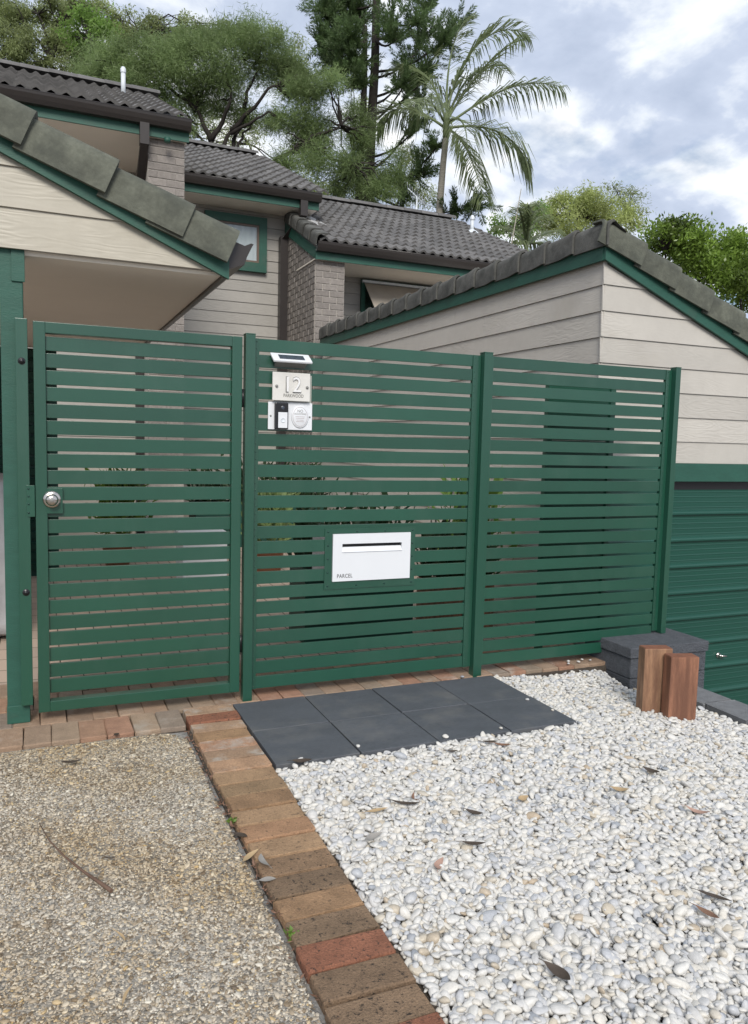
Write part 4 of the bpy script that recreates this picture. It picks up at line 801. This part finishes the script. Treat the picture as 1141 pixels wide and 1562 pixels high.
make_tree('eucalypt', 'tall pale eucalypt with open clumps at the upper left corner', 'tree', at(85, 150, D), E_, LF_EUC, lims, .28, dict(per_m2=2300, ln=(.08, .16), wd=(.022, .036), droop=.5, nsub=22, sub=.30))
D = 22.5
E_ = ell([(132, 42, 24, 26), (152, 62, 24, 24), (118, 22, 18, 14), (135, 70, 22, 18), (112, 55, 14, 18), (165, 40, 16, 16)], D)
make_tree('broadleaf_tree', 'bright green broad leaved tree left of the dark tree', 'tree', at(140, 120, D), E_, LF_BRT, [(at(140, 120, D), at(138, 60, D), .1)], .16, dict(per_m2=700, ln=(.08, .16), wd=(.04, .07), droop=.35, nsub=22, sub=.3))
D = 27
E_ = ell([(188, 20, 22, 14), (215, 30, 22, 14), (160, 25, 24, 18), (180, 60, 30, 20), (260, 50, 24, 16), (300, 46, 20, 12), (230, 45, 24, 14), (335, 44, 18, 10), (445, 80, 16, 20), (460, 105, 16, 16), (172, 38, 20, 14), (244, 36, 18, 8), (275, 28, 12, 10), (200, 52, 26, 14), (240, 60, 24, 14), (312, 40, 12, 14), (380, 44, 8, 14), (420, 55, 8, 18), (150, 10, 22, 14)], D)
make_tree('olive_tree', 'olive green tree tops showing above the dark fine leaved tree', 'tree', at(215, 130, D), E_, LF_OLV, [(at(215, 130, D), at(210, 50, D), .14)], .2, dict(per_m2=1300, ln=(.08, .16), wd=(.022, .04), droop=.2, nsub=16, sub=.34))
D = 29
E_ = ell([(315, 190, 50, 30), (255, 180, 34, 30), (375, 215, 40, 26), (470, 290, 60, 18), (610, 270, 34, 34), (560, 180, 22, 30), (445, 250, 34, 24), (520, 290, 50, 16), (640, 300, 40, 18), (540, 120, 14, 24), (500, 110, 16, 14), (620, 230, 18, 22)], D)
make_tree('wattle_tree', 'pale olive feathery tree seen through gaps under the dark limbs', 'tree', at(400, 330, D), E_, LF_OLV, [(at(400, 330, D), at(380, 220, D), .12), (at(500, 340, D), at(540, 250, D), .12), (at(600, 340, D), at(610, 260, D), .1)], .2, dict(per_m2=650, ln=(.09, .19), wd=(.02, .04), droop=.2, nsub=14, sub=.34))
# hoop pine: bare radiating branches with dense tufts at their ends
D = 20.5
hp = thing('hoop_pine', 'tall dark hoop pine with two trunks and tufted branches', 'tree', T(*at(560, 330, D)[:2], -1.06))
def trunk(pts, r0, r1):
    P = [Vector(at(*p, D)) for p in pts]; P[0] = Vector((P[0].x, P[0].y, -1.06)); m_ = MB(); m_.tube(P, list(np.linspace(r0, r1, len(P))), 10); m_.obj('trunk', BARK, hp)
trunk([(562, 310), (562, 300), (566, 200), (572, 100), (574, 0), (572, -120), (570, -200)], .16, .07); trunk([(549, 310), (548, 290), (553, 200), (556, 120), (557, 40)], .13, .06)
tufts = [((556, 210), (655, 85), 1, .4), ((566, 240), (640, 190), 1, 0), ((560, 190), (620, 125), .7, -.6), ((566, 150), (690, 55), 1.3, -.2), ((570, 110), (700, 38), .8, .3), ((566, 260), (648, 145), .7, .6), ((562, 285), (650, 262), 1.2, -.3), ((565, 295), (735, 312), .8, -1.), ((563, 300), (672, 218), .6, -.5), ((572, 60), (660, 8), .9, .5), ((574, 20), (640, 35), .9, -.4), ((556, 70), (500, 25), 1.3, .2), ((556, 90), (485, 62), 1.1, 0), ((556, 60), (520, 75), 1.2, -.3), ((574, 5), (520, 5), 1.2, .4), ((566, 90), (540, 92), 1.2, -.4), ((560, 30), (548, 30), 1.2, .5), ((572, 40), (596, 40), 1.1, -.6), ((572, 60), (604, 60), .9, -.7), ((560, 100), (510, 100), .8, .3), ((556, 60), (505, 48), 1.3, .5), ((556, 80), (520, 108), 1.2, -.4), ((556, 50), (492, 8), 1.4, 0), ((556, 70), (535, 62), 1.3, -.5), ((556, 95), (492, 90), 1.1, .4), ((560, 20), (528, 28), 1.3, .3), ((566, 160), (625, 95), 1.0, .8), ((566, 120), (660, 48), 1.1, .6), ((574, -20), (600, -15), 1., 0), ((574, -40), (530, -30), 1.2, 0), ((556, 110), (545, 130), .9, -.5), ((563, 280), (620, 300), .8, .3), ((566, 175), (650, 118), .9, -.2), ((560, 300), (700, 322), .6, -1.)]
for i, (a, b, sz, dd) in enumerate(tufts):
    A_ = np.array(at(*a, D)); B_ = np.array(at(*b, D+dd*1.6)); P = [A_+(B_-A_)*t+np.array([0, 0, -.35*math.sin(t*math.pi)*min(1, np.linalg.norm(B_-A_)/3)]) for t in np.linspace(0, 1, 7)]
    m_ = MB(); m_.tube(P, list(np.linspace(.036, .018, 7)), 6); br = m_.obj('branch', BARK, hp)
    Cs = []; Ds = []; ax = (P[6]-P[4]); ax /= np.linalg.norm(ax); L_ = .62*sz**.6*20/D
    for k in range(int(20*sz)):                   # sausage shaped branchlets
        d = rng.normal(0, 1, 3); d /= np.linalg.norm(d); d = d*.95+ax*.35+np.array([0, 0, .42]); d /= np.linalg.norm(d); st = P[6]-(P[6]-P[3])*rng.random()*.55*min(1, sz); l = L_*rng.uniform(.55, 1.15); n = 150
        tt = rng.random(n); rad_ = rng.normal(0, 1, (n, 3)); rad_ -= (rad_@d)[:, None]*d; rad_ /= np.linalg.norm(rad_, axis=1, keepdims=True)
        Cs.append(st+d*(tt*l)[:, None]+np.array([0, 0, .14])*(tt**2)[:, None]*l+rad_*.015); Ds.append(rad_*.8+d*.75+np.array([0, 0, .15]))
    C = np.concatenate(Cs); V, Q = leaf_quads(C, np.concatenate(Ds), rng.uniform(.07, .13, len(C)), rng.uniform(.014, .024, len(C))); link('tuft', np_mesh('tuft', V, Q, LF_PINE), br)
# palm
D = 19
pl = thing('palm', 'slender palm with arching feathery fronds standing over the right roof', 'palm', T(*at(672, 320, D)[:2], -1.06))
top = Vector(at(681, 196, D)); P = [Vector((*at(671, 320, D)[:2], -1.06)), Vector(at(671, 310, D)), Vector(at(676, 250, D)), Vector(at(680, 212, D)), top]
m_ = MB(); m_.tube(P, [.12, .085, .075, .075, .06], 12); m_.obj('trunk', BARKP, pl); m_ = MB(); m_.tube([Vector(at(680, 212, D)), Vector(at(681, 190, D)), Vector(at(682, 165, D))], [.078, .085, .03], 12); m_.obj('crownshaft', LF_PALM, pl)
def frond(ctrl, D0, nleaf=46, ll=.62, hang=.9, dd=0):
    nleaf = int(nleaf*1.25)
    C3 = [np.array(at(px, py, D0+dd*t)) for t, (px, py) in zip(np.linspace(0, 1, len(ctrl)), ctrl)]
    def bez(t):
        Q_ = C3
        while len(Q_) > 1: Q_ = [a+(b-a)*t for a, b in zip(Q_[:-1], Q_[1:])]
        return Q_[0]
    P = [bez(t) for t in np.linspace(0, 1, 14)]; m_ = MB(); m_.tube(P, list(np.linspace(.035, .006, 14)), 6); V = []; Fc = []
    for sgn in (-1, 1):
        for k in range(nleaf):
            if rng.random() < .12: continue
            t = .16+.84*k/nleaf+rng.normal(0, .004); t = min(t, 1); p = bez(t); d = bez(min(1, t+.02))-bez(t-.02); d /= np.linalg.norm(d); sd_ = np.cross(d, [0, 0, 1]); sd_ /= np.linalg.norm(sd_)+1e-6
            l = 1.3*ll*(.45+1.1*math.sin(math.pi*min(1, t*.82+.12)))*.75*rng.uniform(.85, 1.1); dr = sd_*sgn*rng.uniform(.55, .9)+d*.62+np.array([0, 0, rng.uniform(-.15, .35)]); dr /= np.linalg.norm(dr); wv = np.cross(dr, [0, 0, 1.]); wv /= np.linalg.norm(wv)+1e-6; w_ = .017
            q1 = p+dr*l*.5+np.array([0, 0, -hang*.10*l]); q2 = p+dr*l*.85+np.array([0, 0, -hang*.62*l]); b = len(V); V += [p-wv*w_*.6, p+wv*w_*.6, q1-wv*w_, q1+wv*w_, q2-wv*w_*.15, q2+wv*w_*.15]; Fc += [(b, b+1, b+3, b+2), (b+2, b+3, b+5, b+4)]
    m_.add(V, Fc, True); return m_.obj('frond', LF_PALM, pl)
frond([(681, 180), (690, 110), (735, 20), (806, 52)], D, 60, .75, .55); frond([(681, 185), (700, 150), (760, 60), (800, 62)], D, 50, .7, .6, 1.); frond([(682, 190), (740, 150), (790, 110), (860, 134)], D, 60, .62, 1.0); frond([(682, 196), (730, 185), (795, 195), (808, 266)], D, 60, .70, .95); frond([(682, 198), (705, 200), (725, 250), (738, 306)], D, 54, .55, 1., -.8); frond([(680, 196), (640, 165), (600, 150), (575, 190)], D, 54, .7, 1., .8); frond([(680, 185), (665, 120), (640, 90), (600, 110)], D, 50, .65, .8, 1.2); frond([(681, 180), (680, 100), (690, 50), (715, 25)], D, 50, .6, .5, 1.5); frond([(681, 190), (700, 165), (716, 190), (712, 235)], D, 44, .5, 1., -2.2); frond([(680, 190), (660, 150), (640, 140), (628, 160)], D, 40, .6, 1., -2.); frond([(681, 188), (700, 120), (740, 80), (770, 110)], D, 46, .6, .8, 2.)
# right hand side vegetation
D = 30
E_ = ell([(868, 318, 44, 24), (905, 312, 34, 22), (880, 335, 60, 20), (930, 318, 24, 16), (845, 312, 26, 14), (812, 328, 20, 12), (955, 335, 26, 16), (835, 330, 26, 18), (890, 300, 26, 14), (925, 335, 30, 18), (858, 345, 50, 16), (800, 340, 20, 12), (965, 345, 20, 14)], D)
make_tree('feathery_tree', 'pale yellowish green feathery tree behind the garage ridge', 'tree', at(880, 400, D), E_, LF_FTH, [(at(880, 400, D), at(880, 330, D), .1)], .16, dict(per_m2=900, ln=(.09, .18), wd=(.025, .045), droop=.25, nsub=16, sub=.34))
E_ = ell([(950, 296, 20, 14), (968, 310, 18, 16), (935, 290, 14, 10), (975, 330, 14, 14), (955, 325, 16, 14)], 33)
make_tree('sparse_tree', 'sparse light crowned tree rising behind the garage peak', 'tree', at(958, 400, 33), E_, LF_OLV, [(at(958, 400, 33), at(955, 320, 33), .08)], .12, dict(per_m2=420, ln=(.09, .17), wd=(.025, .045), droop=.3, nsub=16, sub=.3))
E_ = ell([(775, 345, 22, 12), (752, 350, 16, 10), (800, 355, 22, 12), (825, 318, 14, 10), (760, 338, 12, 8)], 26)
make_tree('broadleaf_shrub', 'low mid green shrub right of the far roof end', 'shrub', at(780, 420, 26), E_, LF_BRT, [(at(780, 420, 26), at(780, 350, 26), .06)], .08, dict(per_m2=900, ln=(.09, .18), wd=(.03, .06), droop=.3, nsub=14))
pg = thing('young_palm', 'small fan of green palm fronds beside the far roof end', 'palm', T(*at(800, 400, 17)[:2], -1.06)); pl = pg
for tip in ((762, 345), (790, 318), (806, 312), (830, 330), (848, 352), (775, 372), (838, 372), (815, 322)): frond([(803, 372), ((803+tip[0])/2+rng.normal(0, 4), tip[1]-2), tip], 17, 26, .42, .7, rng.normal(0, 1.))
m_ = MB(); c = at(803, 372, 17); m_.tube([(c[0], c[1], -1.06), c], [.06, .05], 8); m_.obj('trunk', BARKP, pg)
ap = thing('aerial_pole', 'thin pale aerial pole leaning beside the young palm', 'pole', T(*at(786, 360, 16)[:2], 0)); m_ = MB(); a, b = at(779, 380, 16), at(795, 288, 16); m_.tube([(a[0], a[1], -1.0), a, b], [.02, .016, .008], 6); m_.obj('pole', BARKP, ap)
lb = 'glossy bright green bush '
for cl, lbl, bx in (([(1015, 352, 22, 16), (1000, 366, 22, 18), (1028, 372, 24, 24), (1030, 348, 16, 12)], lb+'nearest the garage peak', (1015, 460)), ([(1062, 362, 26, 22), (1072, 392, 32, 30), (1050, 345, 16, 12), (1095, 385, 26, 24), (1045, 395, 24, 22)], lb+'in the middle behind the tiled verge', (1070, 470)), ([(1125, 385, 24, 26), (1120, 420, 34, 30), (1095, 425, 28, 22), (1150, 410, 36, 50), (1140, 450, 34, 22)], lb+'at the right edge of the view', (1130, 500))):
    E_ = ell(cl, 13.5); make_tree('glossy_bush', lbl, 'bush', at(*bx, 13.5), E_, LF_BUSH, [(at(*bx, 13.5), at(bx[0], bx[1]-80, 13.5), .05)], .07, dict(per_m2=4200, ln=(.05, .095), wd=(.026, .046), nsub=60, sub=.24, up=.4), group='glossy bushes behind the garage roof')

# ------------------------------------------------------------------ leaves and twigs on the ground
def leaf_mesh(L_, W_, curl, m, fold=.25):
    mb = MB(); n = 7; V = []
    for i in range(n):
        t = i/(n-1); w_ = W_*.5*math.sin(math.pi*min(1, t*.96+.02))**.8; x = (t-.5)*L_; bend = curl*4*(t-.5)**2*L_; y_ = .12*L_*math.sin(t*2.6)
        V += [(x, y_-w_, bend+fold*w_), (x, y_, bend), (x, y_+w_, bend+fold*w_)]
    mb.add(V, [(3*i+k, 3*i+k+1, 3*i+k+4, 3*i+k+3) for i in range(n-1) for k in range(2)], True); mb.tube([(-.5*L_-.018, -.004, curl*L_), (-.5*L_, 0, curl*L_)], [.0008, .0012], 5); return mb.mesh('leaf', m)
LD = mat('dark_dry_leaf', (.060, .045, .034), .6, var=.25, vscale=30); LT = mat('tan_dry_leaf', (.40, .29, .165), .6, var=.12, vscale=20); LG = mat('grey_dry_leaf', (.26, .245, .225), .6, var=.15, vscale=20); LBR = mat('brown_dry_leaf', (.18, .10, .065), .6, var=.2, vscale=25); LP = mat('pinkish_dry_leaf', (.36, .23, .18), .6, var=.15, vscale=20); LGN = mat('green_weed_leaf', (.10, .17, .03), .5, var=.2, vscale=30)
LV = [  # px, py, length, width, yaw, curl, tilt, material, label
 (383, 1310, .085, .020, 60, .10, .15, LT, 'tan curved leaf lying across the joint of the brick edging'), (404, 1318, .075, .026, 115, .12, .3, LG, 'grey pointed leaf standing beside the tan leaf on the bricks'), (408, 1345, .050, .022, 10, .08, .1, LG, 'small pale grey leaf below the tan leaf'), (366, 1277, .058, .022, -28, .1, .1, LD, 'dark grey leaf at the concrete edge above the tan leaf'), (356, 1262, .05, .014, 120, .2, .2, LBR, 'brown curled leaf topmost in the concrete joint'),
 (618, 1230, .11, .020, -12, .16, .1, LD, 'long dark leaf on pebbles left of centre'), (632, 1222, .055, .016, 100, .3, .5, LBR, 'small brown leaf upright against the long dark leaf'), (570, 1281, .075, .026, 38, .12, .2, LG, 'grey leaf on pebbles near the brick edging'), (575, 1240, .085, .020, 20, .1, .1, LT, 'pale tan leaf on pebbles left of the long dark leaf'), (671, 1325, .070, .026, 68, .2, .25, LP, 'pinkish leaf on pebbles below the long dark leaf'), (722, 1291, .080, .020, -8, .15, .1, LD, 'dark leaf on pebbles right of the pinkish leaf'), (723, 1244, .070, .022, -32, .2, .2, LD, 'dark curled leaf midway across the pebbles'), (766, 1139, .080, .022, -15, .15, .1, LBR, 'rusty brown leaf by the far corner of the charcoal pavers'), (748, 1134, .070, .020, 5, .1, .1, LD, 'dark leaf beside the rusty one at the paver edge'), (460, 1165, .085, .028, 5, .15, .2, LD, 'black leaf tucked under the near paver edge'), (993, 1180, .075, .026, -50, .2, .25, LD, 'single black leaf on pebbles toward the timber blocks'), (850, 1492, .085, .030, -58, .18, .3, LD, 'large dark leaf near the bottom edge of the pebbles'), (1064, 1243, .085, .022, -35, .25, .2, LP, 'twisted brown leaf on pebbles at the right'), (1088, 1372, .10, .018, -38, .1, .1, LD, 'narrow dark leaf at the right side low on the pebbles'), (1078, 1398, .075, .020, -60, .15, .2, LBR, 'brown leaf just below the narrow dark leaf'), (945, 1208, .07, .03, -20, .2, .1, LT, 'tan crumpled leaf in the middle distance on pebbles'), (690, 1148, .05, .016, 0, .15, .1, LD, 'small dark leaf on pebbles left of the rusty leaf'), (108, 1166, .085, .020, 8, .18, .15, LD, 'dark leaf on the concrete drive near the gate bricks'), (178, 1122, .03, .022, 60, .1, .1, LD, 'tiny dark leaf against the gate bricks on concrete'), (168, 1312, .045, .008, 0, .3, .1, LD, 'thin curled black leaf right of the long twig'), (182, 1430, .06, .008, -50, .05, .05, LT, 'straw coloured sliver on the concrete below the twig'), (196, 1520, .07, .008, 85, .05, .05, LT, 'straw coloured sliver near the bottom left corner'), (798, 1222, .05, .03, 30, .2, .2, LT, 'pale crumpled leaf right of the dark curled leaf')]
for px, py, l, w_, yaw, cu_, tl, m_, lab in LV:
    d = at(px, py, 1.)-CAM; zt_ = .0; 
    for _ in range(3):
        k = (zt_-CAM[2])/d[2]; q = CAM+d*k; peb = q[0] > .93 and not (q[1] > -.86 and q[0] < 2.44); zt_ = (float(bedz(q[0]))+.006) if peb else (.006 if q[0] > .64 else .001)
    o = link('fallen_leaf', leaf_mesh(l, w_, cu_, m_), None, Matrix.Translation((q[0], q[1], zt_+w_*abs(tl)*.5+.002)) @ Matrix.Rotation(rad(yaw)-.41, 4, 'Z') @ Matrix.Rotation(tl, 4, 'X'), label=lab, category='leaf', group='fallen leaves on the ground')
tw = MB(); tp_ = [(60, 1256), (75, 1282), (98, 1306), (128, 1330), (152, 1346), (170, 1359)]; P = []
for i, (px, py) in enumerate(tp_): d = at(px, py, 1.)-CAM; k = (.006+.004*math.sin(i)-CAM[2])/d[2]; P.append(CAM+d*k)
tw.tube(P, [.0015, .0022, .003, .0042, .0055, .0065], 8); TWG = mat('brown_twig', (.13, .08, .055), .7, var=.2, vscale=30); link('twig', tw.mesh('twig', TWG), None, None, label='long curved brown twig lying on the concrete drive', category='twig')
# litter and weeds in the joint along the bricks
C = []; n = 380; yy = -rng.random(n)*2.6-.35; C = np.stack([.632+rng.normal(0, .006, n)+.008*(yy < -1.9)*rng.normal(0, 2, n), yy, np.full(n, -.004)+rng.normal(0, .002, n)], 1); Dr = rng.normal(0, 1, (n, 3)); Dr[:, 2] = np.abs(Dr[:, 2])*.3; V, Q = leaf_quads(C, Dr, rng.uniform(.006, .03, n), rng.uniform(.002, .007, n)); link('leaf_litter', np_mesh('leaf_litter', V, Q, LBR), None, None, kind='stuff', label='brown leaf litter in the joint between drive and bricks', category='litter')
for (px, py), lab in (((352, 1252), 'tiny green weed upper one in the joint beside the bricks'), ((445, 1424), 'tiny green weed lower one beside the red brick')):
    d = at(px, py, 1.)-CAM; q = CAM+d*(-CAM[2]/d[2]); n = 16; C = np.tile(q, (n, 1))+rng.normal(0, .006, (n, 3)); Dr = rng.normal(0, 1, (n, 3)); Dr[:, 2] = np.abs(Dr[:, 2])*.6+.2; V, Q = leaf_quads(C, Dr, rng.uniform(.012, .03, n), rng.uniform(.008, .014, n)); link('weed', np_mesh('weed', V, Q, LGN), None, None, label=lab, category='weed')
